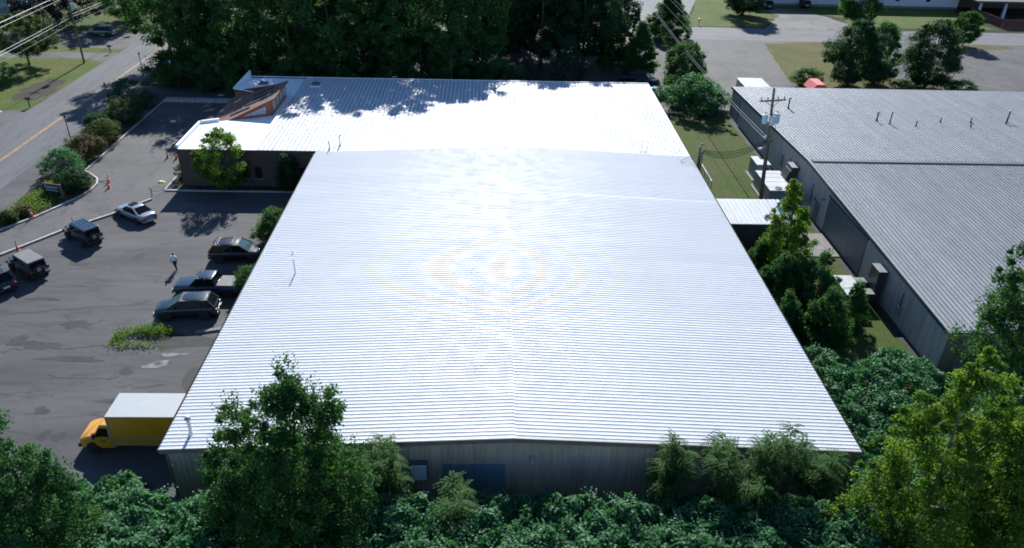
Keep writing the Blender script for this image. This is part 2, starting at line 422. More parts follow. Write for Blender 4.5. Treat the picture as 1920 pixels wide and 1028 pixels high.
# ------------------------------------------------------------------ metal panels
def panel_mesh(name, length, pitch, rib_h, rib_w, mat, rise=0.0, mat2=None, thick=0):
    """flat pan with one rib; local x across the pitch, y along the length, rise over the length"""
    a = pitch-rib_w-.004; prof = [(0,0),(a,0),(a+rib_w*.22,rib_h),(a+rib_w*.78,rib_h),(pitch-.004,0)]
    v = [(x,0,z) for x,z in prof] + [(x,length,z+rise) for x,z in prof]
    f = [(i,i+1,i+6,i+5) for i in range(4)] + [(0,5,9,4)]
    me = bpy.data.meshes.new(name); me.from_pydata(v, [], f); me.update()
    me.materials.append(mat)
    if mat2: me.materials.append(mat2); [setattr(me.polygons[i], 'material_index', 1) for i in (1,2,3)]
    # small end lip so the rib ends read as closed
    return me

def wall_panels(wall, a, b, nrm, z0, ztop, mat, pitch=.9, ribs=3):
    """upright ribbed sheets from a to b, each its own piece with its own top slope"""
    a, b, nrm = Vector(a), Vector(b), Vector(nrm); L_ = (b-a).length; d = (b-a)/L_; n = max(1, round(L_/pitch)); w = L_/n
    for i in range(n):
        m = MB(); prof = []
        for r_ in range(ribs):
            o = w/ribs*r_; q = w/ribs
            prof += [(o+.002 if r_ == 0 else o, 0), (o+q*.62, 0), (o+q*.72, .03), (o+q*.9, .03)]
        prof.append((w-.004, 0))
        s0 = a + d*(w*i); v = []
        for u, h in prof:
            p = s0 + d*u + nrm*(.02+h); v.append((p.x,p.y,z0)); v.append((p.x,p.y,ztop((w*i+u)/L_)))
        m.add(v, [(2*k,2*k+2,2*k+3,2*k+1) for k in range(len(prof)-1)])
        m.build("wall_panel", MAT[mat], wall)

# ------------------------------------------------------------------ the long warehouse
X0, X1, Y0, Y1, ZE, ZR = -18.2, 21.4, 32.36, 76.72, 4.3, 5.25
XR = (X0+X1)/2; SL = (ZR-ZE)/(XR-X0)
wh = thing("warehouse", "long low warehouse with white ribbed gable roof and tan metal walls", "building", (XR, Y0, 0))
def under(o, root):          # keep world-space mesh when its thing stands elsewhere
    if o.parent == root: o.location = Vector(o.location) - Vector(root.location)
    return o
gab = lambda f: ZE-.16 + (1-abs(2*f-1))*(ZR-ZE)
w1 = under(MB().extr([(X0+.25,-.2),(X1-.25,-.2),(X1-.25,ZE-.18),(XR,ZR-.19),(X0+.25,ZE-.18)], 'y', Y0+.3, Y0+.45).build("wall", MAT["tan_wall"], wh), wh)
w1['label'] = "tan ribbed gable wall in shade above the green thicket"
wall_panels(w1, (X0+.26,Y0+.3), (X1-.26,Y0+.3), (0,-1), 0, gab, "tan_wall", .92)
w2 = under(MB().box(X0+.25, X0+.4, Y0+.5, Y1, -.2, ZE-.2).build("wall", MAT["tan_wall"], wh), wh)
wall_panels(w2, (X0+.25,Y0+.5), (X0+.25,Y1), (-1,0), 0, lambda f: ZE-.2, "tan_wall", 2.0)
w3 = under(MB().box(X1-.4, X1-.25, Y0+.5, Y1, -.2, ZE-.2).build("wall", MAT["tan_wall"], wh), wh)
wall_panels(w3, (X1-.25,Y0+.5), (X1-.25,Y1), (1,0), 0, lambda f: ZE-.2, "tan_wall", 2.0)
under(MB().extr([(X0+.25,0),(X1-.25,0),(X1-.25,ZE-.2),(XR,ZR-.2),(X0+.25,ZE-.2)], 'y', Y1-.2, Y1-.05).build("wall", MAT["tan_wall"], wh), wh)
roof = under(MB().extr([(X0+.02,ZE-.10),(XR,ZR-.10),(X1-.02,ZE-.10),(X1-.02,ZE-.03),(XR,ZR-.03),(X0+.02,ZE-.03)], 'y', Y0+.05, Y1-.02).build("roof", MAT["white_roof"], wh), wh)
roof['label'] = "white coated roof of narrow ribbed panels sloping from a central ridge"
NP = 145; PIT = (Y1-Y0)/NP; run = XR-X0
pm = panel_mesh("roof_panel", run, PIT, .040, .066, MAT["white_roof"], ZR-ZE)
for i in range(NP):
    for s in (0, 1):
        o = link("roof_panel", pm, roof)
        o.location = (X0, Y0+PIT*(i+1), ZE) if s == 0 else (X1, Y0+PIT*i, ZE)
        o.rotation_euler = (0,0,-math.pi/2) if s == 0 else (0,0,math.pi/2)
# trims: rake boards on both gables, eaves gutter, corner posts
for ya, yb in ((Y0-.03, Y0+.05),):
    under(MB().extr([(X0,ZE-.30),(XR,ZR-.30),(X1,ZE-.30),(X1,ZE+.02),(XR,ZR+.02),(X0,ZE+.02)], 'y', ya, yb).build("rake_trim", MAT["trim_brown"], wh), wh)
for xa, xb in ((X0-.14, X0-.01), (X1+.01, X1+.14)):
    under(MB().add([(xa,Y0,ZE-.02),(xb,Y0,ZE-.02),(xb,Y0,ZE-.16),(xa,Y0,ZE-.16),(xa,Y1,ZE-.02),(xb,Y1,ZE-.02),(xb,Y1,ZE-.16),(xa,Y1,ZE-.16)], [(1,2,6,5),(2,3,7,6),(3,0,4,7),(0,1,2,3),(4,5,6,7)]).build("gutter", MAT["trim_dark"], wh), wh)
for x in (X0+.2, X1-.28):
    under(MB().box(x, x+.10, Y0+.20, Y0+.28, 0, ZE-.2).build("downspout", MAT["trim_brown"], wh), wh)
door = under(MB().box(-2.45, 1.05, Y0+.20, Y0+.26, .2, 3.05).build("loading_door", MAT["blue_door"], wh), wh)
for k in range(5): under(MB().box(-2.42, 1.02, Y0+.18, Y0+.198, .30+k*.55, .30+k*.55+.5).build("door_panel", MAT["blue_door"], door), wh)
under(MB().box(-1.92, -1.88, Y0+.16, Y0+.178, .3, 3.0).build("door_track", MAT["galv"], door), wh)
lv = under(MB().box(-4.35, -3.35, Y0-.05, Y0+.24, 2.1, 3.35).build("louver_hood", MAT["slate_door"], wh), wh)
for k in range(8): under(MB().hexa([(-4.30,Y0-.14,2.16+k*.14),(-3.40,Y0-.14,2.16+k*.14),(-3.40,Y0-.06,2.22+k*.14),(-4.30,Y0-.06,2.22+k*.14)], [(-4.30,Y0-.13,2.19+k*.14),(-3.40,Y0-.13,2.19+k*.14),(-3.40,Y0-.06,2.25+k*.14),(-4.30,Y0-.06,2.25+k*.14)]).build("slat", MAT["galv"], lv), wh)
under(MB().box(2.55, 2.68, Y0+.05, Y0+.22, 3.35, 3.75).build("wall_lamp", MAT["concrete_pale"], wh), wh)
under(MB().box(X0+.45, X0+.62, Y0+.05, Y0+.22, 3.0, 3.15).build("wall_lamp", MAT["concrete_pale"], wh), wh)

# ------------------------------------------------------------------ the office wing behind it
WX0, WY0, WY1, WZ = -32.9, 77.0, 102.7, 4.3
wing = thing("office_wing", "low brick wing with flat white roof and brown sloped entrance roof", "building", (-6, 90, 0))
foot = [(WX0+.1,WY0+.1),(X1-.1,WY0+.1),(X1-.1,WY1-.1),(WX0+1.1,WY1-.1),(WX0+.1,98.1),(-25.9,95.1),(-25.9,87.7),(WX0+.1,84.6)]
wl = under(MB().prism(foot, -.2, WZ-.16).build("wall", MAT["brown_brick"], wing), wing)
roofpoly = [(WX0,WY0),(X1,WY0),(X1,WY1),(WX0+1.0,WY1),(WX0,98.0),(-25.8,95.0),(-25.8,87.8),(WX0,84.7)]
wr = under(MB().prism(roofpoly, WZ-.155, WZ-.05).build("roof", MAT["white_membrane"], wing), wing)
n2 = 94; p2_ = (X1-.02+24.5)/n2
pw = panel_mesh("roof_panel", WY1-WY0-.06, p2_, .009, .11, MAT["white_wing_roof"], .12)
for i in range(n2):
    o = link("roof_panel", pw, wr); o.location = (-24.5+p2_*i, WY0+.02, WZ-.03)
# parapets, coping
def strip(name, a, b, w, z0, z1, mat, parent, root, z1b=None):
    a, b = Vector(a), Vector(b); d = (b-a).normalized(); n = Vector((-d.y,d.x))*w/2; zb = z1 if z1b is None else z1b
    q = [a-n, b-n, b+n, a+n]
    return under(MB().hexa([(p.x,p.y,z0) for p in q], [(q[0].x,q[0].y,z1),(q[1].x,q[1].y,zb),(q[2].x,q[2].y,zb),(q[3].x,q[3].y,z1)]).build(name, MAT[mat], parent), root)
strip("parapet", (WX0+.13,WY0+.3), (WX0+.13,84.75), .26, WZ-.04, WZ+.28, "white_membrane", wing, wing)
strip("parapet", (WX0+.26,84.87), (-30.9,85.72), .24, WZ-.04, WZ+.28, "white_membrane", wing, wing)
strip("parapet", (WX0+.12,98.1), (WX0+1.05,WY1-.05), .16, WZ-.04, WZ+.05, "white_membrane", wing, wing, WZ+.95)
strip("parapet", (WX0+1.2,WY1-.08), (X1-.1,WY1-.08), .12, WZ+.13, WZ+.20, "white_membrane", wing, wing)
strip("roof_edge_trim", (WX0,WY0-.03), (-18.4,WY0-.03), .055, WZ-.28, WZ-.03, "trim_dark", wing, wing)
strip("roof_edge_trim", (WX0-.03,WY0), (WX0-.03,84.6), .05, WZ-.28, WZ+.20, "trim_dark", wing, wing)
# entrance block: monopitch brown roof with slit skylights over slanted brick walls
ez = lambda x: 2.95 + (x+33.2)*.405
ent = [(-33.3,84.45),(-24.95,87.95),(-24.95,95.0),(-33.3,98.3)]
er = under(MB().hexa([(x,y,ez(x)-.16) for x,y in ent], [(x,y,ez(x)) for x,y in ent]).build("entrance_roof", MAT["shingle_brown"], wing), wing)
for k, (xa, ya) in enumerate(((-30.3,87.6),(-29.0,89.6),(-28.5,91.6),(-28.9,93.6))):
    sk = under(MB().hexa([(xa,ya,ez(xa)+.005),(xa+2.3,ya+.35,ez(xa+2.3)+.005),(xa+2.3,ya+.75,ez(xa+2.3)+.005),(xa,ya+.4,ez(xa)+.005)], [(xa,ya,ez(xa)+.14),(xa+2.3,ya+.35,ez(xa+2.3)+.14),(xa+2.3,ya+.75,ez(xa+2.3)+.14),(xa,ya+.4,ez(xa)+.14)]).build("skylight", MAT["trim_dark"], er), wing)
for s in (0, 1):
    a, b = ((-32.6,84.95),(-25.55,87.92)) if s == 0 else ((-25.55,94.95),(-32.6,97.85))
    q = [Vector(a), Vector(b)]; d = (q[1]-q[0]).normalized(); n = Vector((-d.y,d.x))*.12
    pts = [q[0]-n, q[1]-n, q[1]+n, q[0]+n]
    cw = under(MB().hexa([(p.x,p.y,WZ-.3 if s else 2.4) for p in pts], [(p.x,p.y,max(ez(p.x)-.165, 2.45)) for p in pts]).build("clerestory_wall", MAT["red_brick"], wing), wing)
    if s == 0:
        pa, pb = q[0].lerp(q[1], .53) - n*1.25, q[0].lerp(q[1], .93) - n*1.25
        m_ = MB().add([(pa.x,pa.y,WZ+.14),(pb.x,pb.y,WZ+.22),(pb.x,pb.y,ez(pb.x)-.42)], [(0,1,2)])
        under(m_.build("window_pane", MAT["clerestory_glass"], cw), wing)
        for pc, pd, za, zb in ((pa,pb,WZ+.08,WZ+.16),):
            under(MB().tube([(pa.x,pa.y-.03,WZ+.14),(pb.x,pb.y-.03,WZ+.22),(pb.x,pb.y-.03,ez(pb.x)-.42),(pa.x,pa.y-.03,WZ+.14)], .05, 4).build("window_frame", MAT["red_paint"], cw), wing)
cr = under(MB().box(-25.62, -25.40, 87.95, 94.9, WZ-.1, ez(-25.4)-.17).build("clerestory_wall", MAT["red_brick"], wing), wing)
for k in range(4):
    y = 88.4+k*1.62
    fr = under(MB().box(-25.40, -25.36, y, y+1.25, WZ+.35, WZ+1.6).build("window_frame", MAT["red_paint"], cr), wing)
    under(MB().box(-25.36, -25.345, y+.1, y+1.15, WZ+.45, WZ+1.5).build("window_pane", MAT["clerestory_glass"], cr), wing)
under(MB().prism([(-32.7,85.2),(-26.1,88.0),(-26.1,94.8),(-32.7,97.6)], 0, 2.6).build("entrance_wall", MAT["red_brick"], wing), wing)
for x in (-26.4, -25.0, -20.3):
    wf = under(MB().box(x-.03, x+.83, WY0+.06, WY0+.12, 1.0, 2.38).build("window", MAT["trim_dark"], wing), wing)
    under(MB().box(x+.05, x+.75, WY0+.045, WY0+.06, 1.08, 2.3).build("pane", MAT["window_dark"], wf), wing)
    under(MB().box(x-.08, x+.88, WY0-.02, WY0+.10, .9, .99).build("sill", MAT["concrete"], wf), wing)
for x, z in ((-31.6,2.3),(-31.1,2.35)): under(MB().box(x, x+.22, WY0-.02, WY0+.095, z, z+.16).build("wall_lamp", MAT["concrete_pale"], wing), wing)
for x, y in ((-29.3,99.2),(-22.6,99.3)):
    sk = under(MB().box(x-.65, x+.65, y-.65, y+.65, WZ-.02, WZ+.24).build("skylight", MAT["white_membrane"], wing), wing)
    m_ = MB().hexa([(x-.6,y-.6,WZ+.245),(x+.6,y-.6,WZ+.245),(x+.6,y+.6,WZ+.245),(x-.6,y+.6,WZ+.245)], [(x-.35,y-.35,WZ+.5),(x+.35,y-.35,WZ+.5),(x+.35,y+.35,WZ+.5),(x-.35,y+.35,WZ+.5)])
    under(m_.build("skylight_dome", MAT["skylight_glass"], sk, bevel=.05), wing)

# ------------------------------------------------------------------ little link building
ax0, ax1, ay0, ay1, az = 21.75, 28.6, 62.9, 68.1, 3.4
ann = thing("storage_annex", "small white-roofed annex between the warehouse and the leafy tree", "building", (25, 65.5, 0))
aw = under(MB().box(ax0+.1, ax1-.1, ay0+.15, ay1-.1, -.1, az-.1).build("wall", MAT["dark_siding"], ann), ann)
wall_panels(aw, (ax0+.1,ay0+.15), (ax1-.1,ay0+.15), (0,-1), 0, lambda f: az-.12, "dark_siding", .9)
ar = under(MB().box(ax0, ax1, ay0, ay1, az-.09, az-.02).build("roof", MAT["white_membrane"], ann), ann)
n3 = 15; p3 = (ax1-ax0)/n3; pa_ = panel_mesh("roof_panel", ay1-ay0, p3, .04, .07, MAT["white_wing_roof"], .08)
for i in range(n3): link("roof_panel", pa_, ar, loc=(ax0+p3*i, ay0, az))

# ------------------------------------------------------------------ the grey building on the right
GX0, GX1, GY0, GYR, GY1, GE, GR = 33.2, 76.0, 45.3, 74.6, 104.0, 3.8, 4.9
gb = thing("metal_building", "wide grey building with standing seam gable roof beside the warehouse", "building", (50, 74.6, 0))
def gtop(y): return GE + (GR-GE)*(1-abs(y-GYR)/(GYR-GY0 if y < GYR else GY1-GYR))
gw = under(MB().extr([(GY0+.2,-.2),(GY1-.2,-.2),(GY1-.2,GE-.12),(GYR,GR-.12),(GY0+.2,GE-.12)], 'x', GX0+.2, GX0+.35).build("wall", MAT["grey_wall"], gb), gb)
wall_panels(gw, (GX0+.2,GY1-.2), (GX0+.2,GY0+.2), (-1,0), 0, lambda f: gtop(GY1-.2+(GY0-GY1+.4)*f)-.13, "grey_wall", 1.0)
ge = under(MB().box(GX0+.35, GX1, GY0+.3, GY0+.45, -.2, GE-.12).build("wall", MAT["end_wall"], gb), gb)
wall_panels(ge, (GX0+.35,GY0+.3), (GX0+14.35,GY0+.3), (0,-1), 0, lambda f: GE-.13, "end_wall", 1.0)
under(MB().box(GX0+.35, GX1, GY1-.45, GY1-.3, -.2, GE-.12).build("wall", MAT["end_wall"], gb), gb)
gr = under(MB().extr([(GY0,GE-.1),(GYR,GR-.1),(GY1,GE-.1),(GY1,GE-.02),(GYR,GR-.02),(GY0,GE-.02)], 'x', GX0, GX1).build("roof", MAT["grey_roof"], gb), gb)
n4 = 110; p4 = (GX1-GX0)/n4
gpa = panel_mesh("roof_panel", GYR-GY0, p4, .045, .055, MAT["grey_roof"], GR-GE, MAT["seam_grey"])
gpb = panel_mesh("roof_panel", GY1-GYR, p4, .045, .055, MAT["grey_roof"], GE-GR, MAT["seam_grey"])
for i in range(n4):
    link("roof_panel", gpa, gr, loc=(GX0+p4*i, GY0, GE))
    link("roof_panel", gpb, gr, loc=(GX0+p4*i, GYR, GR))
under(MB().extr([(GYR-.35,GR-.02),(GYR-.30,GR+.13),(GYR+.30,GR+.13),(GYR+.35,GR-.02)], 'x', GX0+.4, GX1).build("ridge_vent", MAT["seam_grey"], gb), gb)
for ya, yb in ((GY0, GYR-.01), (GYR+.01, GY1)):
    a, b = gtop(ya), gtop(yb)
    under(MB().hexa([(GX0-.06,ya,a-.24),(GX0-.005,ya,a-.24),(GX0-.005,yb,b-.24),(GX0-.06,yb,b-.24)], [(GX0-.06,ya,a+.06),(GX0-.005,ya,a+.06),(GX0-.005,yb,b+.06),(GX0-.06,yb,b+.06)]).build("rake_trim", MAT["trim_dark"], gb), gb)
under(MB().box(GX0, GX1, GY0-.12, GY0-.01, GE-.14, GE-.03).build("gutter", MAT["galv"], gb), gb)
sd_ = under(MB().box(GX0+.10, GX0+.135, 59.4, 68.2, .1, 3.75).build("sliding_door", MAT["slate_door"], gb), gb)
under(MB().box(GX0+.05, GX0+.099, 59.2, 68.4, 3.76, 3.9).build("door_rail", MAT["trim_dark"], sd_), gb)
for y, w_, z1, mt in ((70.0,1.0,2.15,"trim_brown"),(99.6,.14,3.3,"trim_dark")):
    under(MB().box(GX0+.10, GX0+.135, y, y+w_, .05, z1).build("door" if w_ > .5 else "downspout", MAT[mt], gb), gb)
under(MB().box(35.6, 37.1, GY0+.20, GY0+.24, .05, 2.3).build("door", MAT["trim_dark"], gb), gb)
for y, z0, z1, w_ in ((81.6,1.5,2.6,.7),(86.0,2.6,2.9,.15),(72.2,1.3,2.2,.3),(71.2,2.0,2.3,.3),(51.6,.9,1.7,.45),(79.4,3.0,3.2,.12),(69.2,2.9,3.1,.15)):
    under(MB().box(GX0-.08, GX0+.14, y, y+w_, z0, z1).build("wall_box", MAT["unit_green"], gb), gb)
under(MB().tube([(GX0+.05,72.35,2.2),(GX0+.05,72.35,3.4)], .04).build("conduit", MAT["trim_dark"], gb), gb)
under(MB().tube([(GX0+.05,51.8,1.7),(GX0+.05,51.8,2.9)], .04).build("conduit", MAT["trim_dark"], gb), gb)
blot("dark_patch", -23.6, 48.75, 3.0, .95, "dark_ground", 50, .010); blot("dark_patch", -34.6, 48.2, 1.3, .35, "dark_ground", 51, .010); blot("dark_patch", -32.3, 50.6, .7, .3, "dark_ground", 52, .010, .5)  # dark patches of irregular outline on the lot
# ------------------------------------------------------------------ vegetation
def leafmat(name, dark, mid, light, transl=.35, rough=.5, spec=.35, tcol=1.5):
    m = bpy.data.materials.new(name); m.use_nodes = True; t = m.node_tree; L = t.links
    b = t.nodes["Principled BSDF"]; o = t.nodes["Material Output"]
    at = t.nodes.new("ShaderNodeAttribute"); at.attribute_name = "tone"
    col = ramp(t, at.outputs["Fac"], [(0, dark), (.5, mid), (1, light)])
    L.new(col, b.inputs["Base Color"]); b.inputs["Roughness"].default_value = rough; b.inputs["Specular IOR Level"].default_value = spec
    tr = t.nodes.new("ShaderNodeBsdfTranslucent")
    L.new(mixc(t, 1.0, col, (tcol, tcol*1.05, tcol*.45), 'MULTIPLY'), tr.inputs["Color"])
    mx = t.nodes.new("ShaderNodeMixShader"); mx.inputs[0].default_value = transl
    L.new(b.outputs[0], mx.inputs[1]); L.new(tr.outputs[0], mx.inputs[2]); L.new(mx.outputs[0], o.inputs["Surface"])
    MATS[name] = m; return m
leafmat("leaf_forest", (.021,.074,.034), (.038,.115,.042), (.072,.160,.050), .50, .6, .16)
leafmat("leaf_dark", (.014,.046,.024), (.023,.066,.030), (.040,.094,.038), .40, .6, .16)
leafmat("leaf_maple", (.020,.075,.026), (.036,.110,.032), (.072,.155,.036), .45, .6, .18)
leafmat("leaf_bright", (.050,.115,.018), (.085,.165,.022), (.15,.225,.030), .5, .6, .18)
leafmat("leaf_knot", (.022,.095,.044), (.042,.145,.064), (.085,.205,.095), .40, .55, .25)
leafmat("leaf_sumac", (.028,.090,.026), (.050,.130,.034), (.095,.175,.044), .46, .6, .12)
leafmat("leaf_spruce", (.016,.048,.032), (.024,.064,.038), (.036,.082,.046), .25, .6, .16)
leafmat("leaf_bed", (.026,.052,.018), (.046,.076,.024), (.082,.105,.032), .36, .6, .16)
leafmat("leaf_brown", (.055,.050,.020), (.090,.076,.030), (.135,.11,.042), .25, .6, .2)
leafmat("leaf_purple", (.018,.014,.018), (.030,.022,.026), (.045,.034,.036), .2)
leafmat("petal_yellow", (.40,.26,.02), (.55,.38,.03), (.65,.50,.06), .3)
plain("bark", (.085, .070, .055), .9, var=.35, scale=4, bmp=.5, fine=12)
plain("bark_pale", (.20, .19, .17), .9, var=.3, scale=4, bmp=.4, fine=12)

def unit(a): return a / np.maximum(np.linalg.norm(a, axis=1, keepdims=True), 1e-6)
def leaf_arrays(rng, c, n, size, wid=.62, along=None):
    n = unit(n); N = len(c)
    r_ = rng.normal(size=(N,3)) if along is None else along
    t1 = unit(r_ - n*np.sum(r_*n, 1, keepdims=True)); t2 = np.cross(n, t1); s = size[:,None]
    v = np.stack([c - t1*s*.5, c + t2*s*wid*.5 - t1*s*.08 + n*s*.07, c + t1*s*.5 - n*s*.10, c - t2*s*wid*.5 - t1*s*.08 + n*s*.07], 1)
    return v.reshape(-1, 3)
def quads_mesh(name, v, tone, mat):
    N = len(v)//4; me = bpy.data.meshes.new(name)
    me.vertices.add(4*N); me.vertices.foreach_set("co", v.astype(np.float32).ravel())
    me.loops.add(4*N); me.loops.foreach_set("vertex_index", np.arange(4*N, dtype=np.int32))
    me.polygons.add(N); me.polygons.foreach_set("loop_start", np.arange(0, 4*N, 4, dtype=np.int32))
    me.update(calc_edges=True)
    a = me.attributes.new("tone", 'FLOAT', 'FACE'); a.data.foreach_set("value", np.clip(tone, 0, 1).astype(np.float32))
    me.materials.append(mat); return me
def clump_leaves(rng, cen, rad, per, leaf, squash=.75, up=.55):
    """leaves scattered through a set of clumps"""
    K = len(cen); idx = np.repeat(np.arange(K), per); N = len(idx)
    d = unit(rng.normal(size=(N,3))); rr = rad[idx][:,None]*rng.uniform(0, 1, (N,1))**.42
    off = d*rr; off[:,2] *= squash
    off += rng.normal(size=(N,3))*rad[idx][:,None]*.17
    c = cen[idx] + off
    n = d*.55 + np.array([0,0,up]) + rng.normal(size=(N,3))*.55
    tone = .5 + rng.normal(size=K)[idx]*.17 + rng.normal(size=N)*.16
    return c, n, rng.uniform(.7, 1.25, N)*leaf, tone
def cone_clumps(rng, leaders, n, zb, power=.75, cr=(.5,.95), fill=.35):
    """leaders: (dx, dy, ztop, radius); clumps fill the union of their tapering crowns"""
    w = np.array([l[3]**2*(l[2]-zb) for l in leaders]); w = w/w.sum(); C_ = []; Rr = []
    for l, ww in zip(leaders, w):
        m = max(4, int(n*ww)); ph = rng.uniform(0, 6.28, 3)
        t = rng.uniform(0, 1, m)**1.08
        pr = np.minimum((1-t)**power, .6+1.4*t)
        a = rng.uniform(0, 6.28, m); lob = 1 + .16*np.sin(2*a+ph[0]+3*t) + .13*np.sin(3*a+ph[1]-4*t)
        q = l[3]*pr*lob*np.sqrt(rng.uniform(fill, 1, m))
        spr = rng.uniform(0, 1, m) < .3; q = np.where(spr, (q+.2)*rng.uniform(1.02, 1.22, m), q)
        t = np.clip(t + rng.normal(0, .035, m) + np.where(spr, .03, 0), 0, 1.03)
        C_.append(np.stack([l[0]+q*np.cos(a), l[1]+q*np.sin(a), zb + (l[2]-zb)*t*.97], 1)); Rr.append(rng.uniform(cr[0]*.75, cr[1], m)*(.72+.28*(1-t))*np.where(spr, .55, 1))
    return np.concatenate(C_), np.concatenate(Rr)
def round_clumps(rng, R_, H, zb, n, cr=(.7,1.3), fill=.3):
    t = rng.uniform(0, 1, n); pr = np.sqrt(np.clip(1-(2*t**.85-1)**2, .06, 1)); a = rng.uniform(0, 6.28, n); ph = rng.uniform(0, 6.28, 3)
    lob = 1 + .16*np.sin(2*a+ph[0]+4*t) + .15*np.sin(3*a+ph[1]-5*t) + .08*np.sin(5*a+ph[2])
    q = R_*pr*lob*np.sqrt(rng.uniform(fill, 1, n))
    spr = rng.uniform(0, 1, n) < .28; q = np.where(spr, q*rng.uniform(1.02, 1.2, n), q)
    return np.stack([q*np.cos(a), q*np.sin(a), zb+(H-zb)*np.where(spr, np.clip(t*1.05, 0, 1.06), t)], 1), rng.uniform(cr[0]*.8, cr[1], n)*np.where(spr, .55, 1)
def trunk_mesh(rng, H, r0_, cen, zb, nlimb=14, mat="bark", lean=(0,0)):
    m = MB(); k = 7; pts = []; x = y = 0
    for i in range(k):
        t = i/(k-1); pts.append((x + lean[0]*t, y + lean[1]*t, -.15 + (H*.86+.15)*t)); x += rng.normal()*.012*H*.4; y += rng.normal()*.012*H*.4
    m.tube(pts, [r0_*(1.25 if i == 0 else 1)*(1-.86*i/(k-1)) for i in range(k)], 8)
    sel = rng.permutation(len(cen))[:nlimb]
    for j in sel:
        c = cen[j]; zs = min(H*.8, max(zb*.6, c[2]-.55*math.hypot(c[0], c[1])-.3)); f = min(.99, max(0, zs/(H*.86))); i = min(k-2, int(f*(k-1))); g = f*(k-1)-i
        b = Vector(pts[i]).lerp(Vector(pts[i+1]), g); e = Vector(c); md = b.lerp(e, .5) + Vector((0,0,-.06*(e-b).length)); rr = r0_*(1-.86*f)*.45
        m.tube([b, md, e], [rr, rr*.6, rr*.18], 5)
    return m.mesh("trunk", MAT[mat], True)
def plant(kind, label, cat, loc, tm, cm, s=1, rz=0, group=None, crown_name="crown", trunk_name="trunk"):
    t = thing(kind, label, cat, loc, rz, group); t.scale = (s, s, s) if not isinstance(s, tuple) else s
    link(trunk_name, tm, t); link(crown_name, cm, t)
    return t

# --- tall trees behind the wing: five crown shapes shared by the row
def far_tree(seed, H, R_, zb, n, per, leaf, mat, bark="bark", cr=(.8,1.5), r0_=.26, limbs=16, shape='round'):
    rng = np.random.default_rng(seed)
    cen, rad = round_clumps(rng, R_, H, zb, n, cr) if shape == 'round' else cone_clumps(rng, [(0,0,H,R_)], n, zb, .8, cr)
    c, nn, sz, tone = clump_leaves(rng, cen, rad, per, leaf)
    return trunk_mesh(rng, H, r0_, cen, zb, limbs, bark), quads_mesh("crown", leaf_arrays(rng, c, nn, sz), tone, MAT[mat])
F1 = far_tree(11, 18, 5.9, 1.4, 180, 142, .36, "leaf_forest")
F2 = far_tree(12, 19, 5.5, 1.2, 180, 142, .34, "leaf_forest")
F3 = far_tree(13, 17, 5.8, 3.2, 165, 150, .36, "leaf_maple", "bark_pale")
F4 = far_tree(14, 20, 6.4, 2.6, 210, 142, .38, "leaf_dark")
F5 = far_tree(15, 14, 4.0, 1.0, 150, 135, .32, "leaf_forest", "bark_pale")
row = "trees in the tall row behind the wing"
for i, (x, y, V_, s, rz) in enumerate([(-41.5,121,F2,.98,1.0),(-36,116,F1,1.06,2.1),(-29.5,114,F2,1.05,.4),(-23,113.2,F1,1.10,4.0),
                                       (-16.5,114,F2,1.06,5.1),(-10,113,F1,1.07,3.0),(-33,127,F1,1.05,5.5),(-25,129,F2,1.0,2.7),(-16,128,F1,1.0,1.2),(-7,129,F2,.95,.2),(-43,131,F2,.95,3.3),(-26.2,118.5,F2,1.08,1.9),(-19.6,118,F1,1.06,.6),(-13,118.5,F2,1.06,4.6),(-5.6,115.5,F1,1.0,2.4)]):
    plant("leafy_tree", "tall mid-green leafy tree in the dense row behind the white-roofed wing", "tree", (x, y, 0), *V_, s, rz, row)
plant("roadside_tree", "large spreading tree overhanging the yellow-lined road", "tree", (-50.5, 124, 0), *F3, 1.06, .7)
plant("roadside_tree", "pale-trunked leaning tree behind the entrance, beside the overhanging roadside tree", "tree", (-44.8, 117.5, 0), *F3, (.85,.85,.95), 3.9)
plant("airy_tree", "lighter airy tree with tall straight trunk before the grey garage", "tree", (-2.5, 116.5, 0), *F5, (1.15,1.15,1.3), 1.4)
plant("airy_tree", "short bushy tree with low foliage below the airy tree", "tree", (-5.5, 109.5, 0), *F5, (.8,.8,.62), 4.4)
for x, y, s, rz in ((4.5,134,1.0,.3),(11.5,131,1.03,2.2),(17,136,.95,4.4),(1.5,127.5,.98,1.1),(8.2,125.5,1.0,3.6),(15,126,.96,5.2),(21,140,.9,.9),(8,143,.95,2.9)):
    plant("dark_tree", "big dark tree with high canopy over the shaded rear drive", "tree", (x, y, 0), *F4, s, rz, "dark trees over the rear drive")
# low growth under the row
U1 = far_tree(21, 4.4, 3.0, .2, 60, 121, .26, "leaf_forest", cr=(.7,1.2), r0_=.1, limbs=8)
U2 = far_tree(22, 3.6, 2.6, .1, 60, 121, .24, "leaf_maple", cr=(.6,1.1), r0_=.08, limbs=8)
for x, y, V_, s, rz in ((-40,111.5,U1,1.1,0),(-34.5,109.5,U2,1.2,1),(-28,108.5,U1,1.0,2),(-21,108,U2,1.1,3),(-14,108.2,U1,.95,4),(-9.5,107.6,U2,.9,5),(0.5,110.5,U1,1.1,2.5),(-46.5,113.5,U2,1.25,.5)):
    plant("understory_bush", "low shrub in the shade under the tall tree row", "shrub", (x, y, 0), *V_, s, rz, "shrubs under the tree row")
plant("flowering_bush", "sunlit pale-green bush by the blue recycling bin", "shrub", (-44.2, 112.8, 0), *far_tree(23, 3.8, 2.9, .1, 50, 100, .24, "leaf_bed", cr=(.6,1.1), r0_=.08, limbs=6), 1, 0)
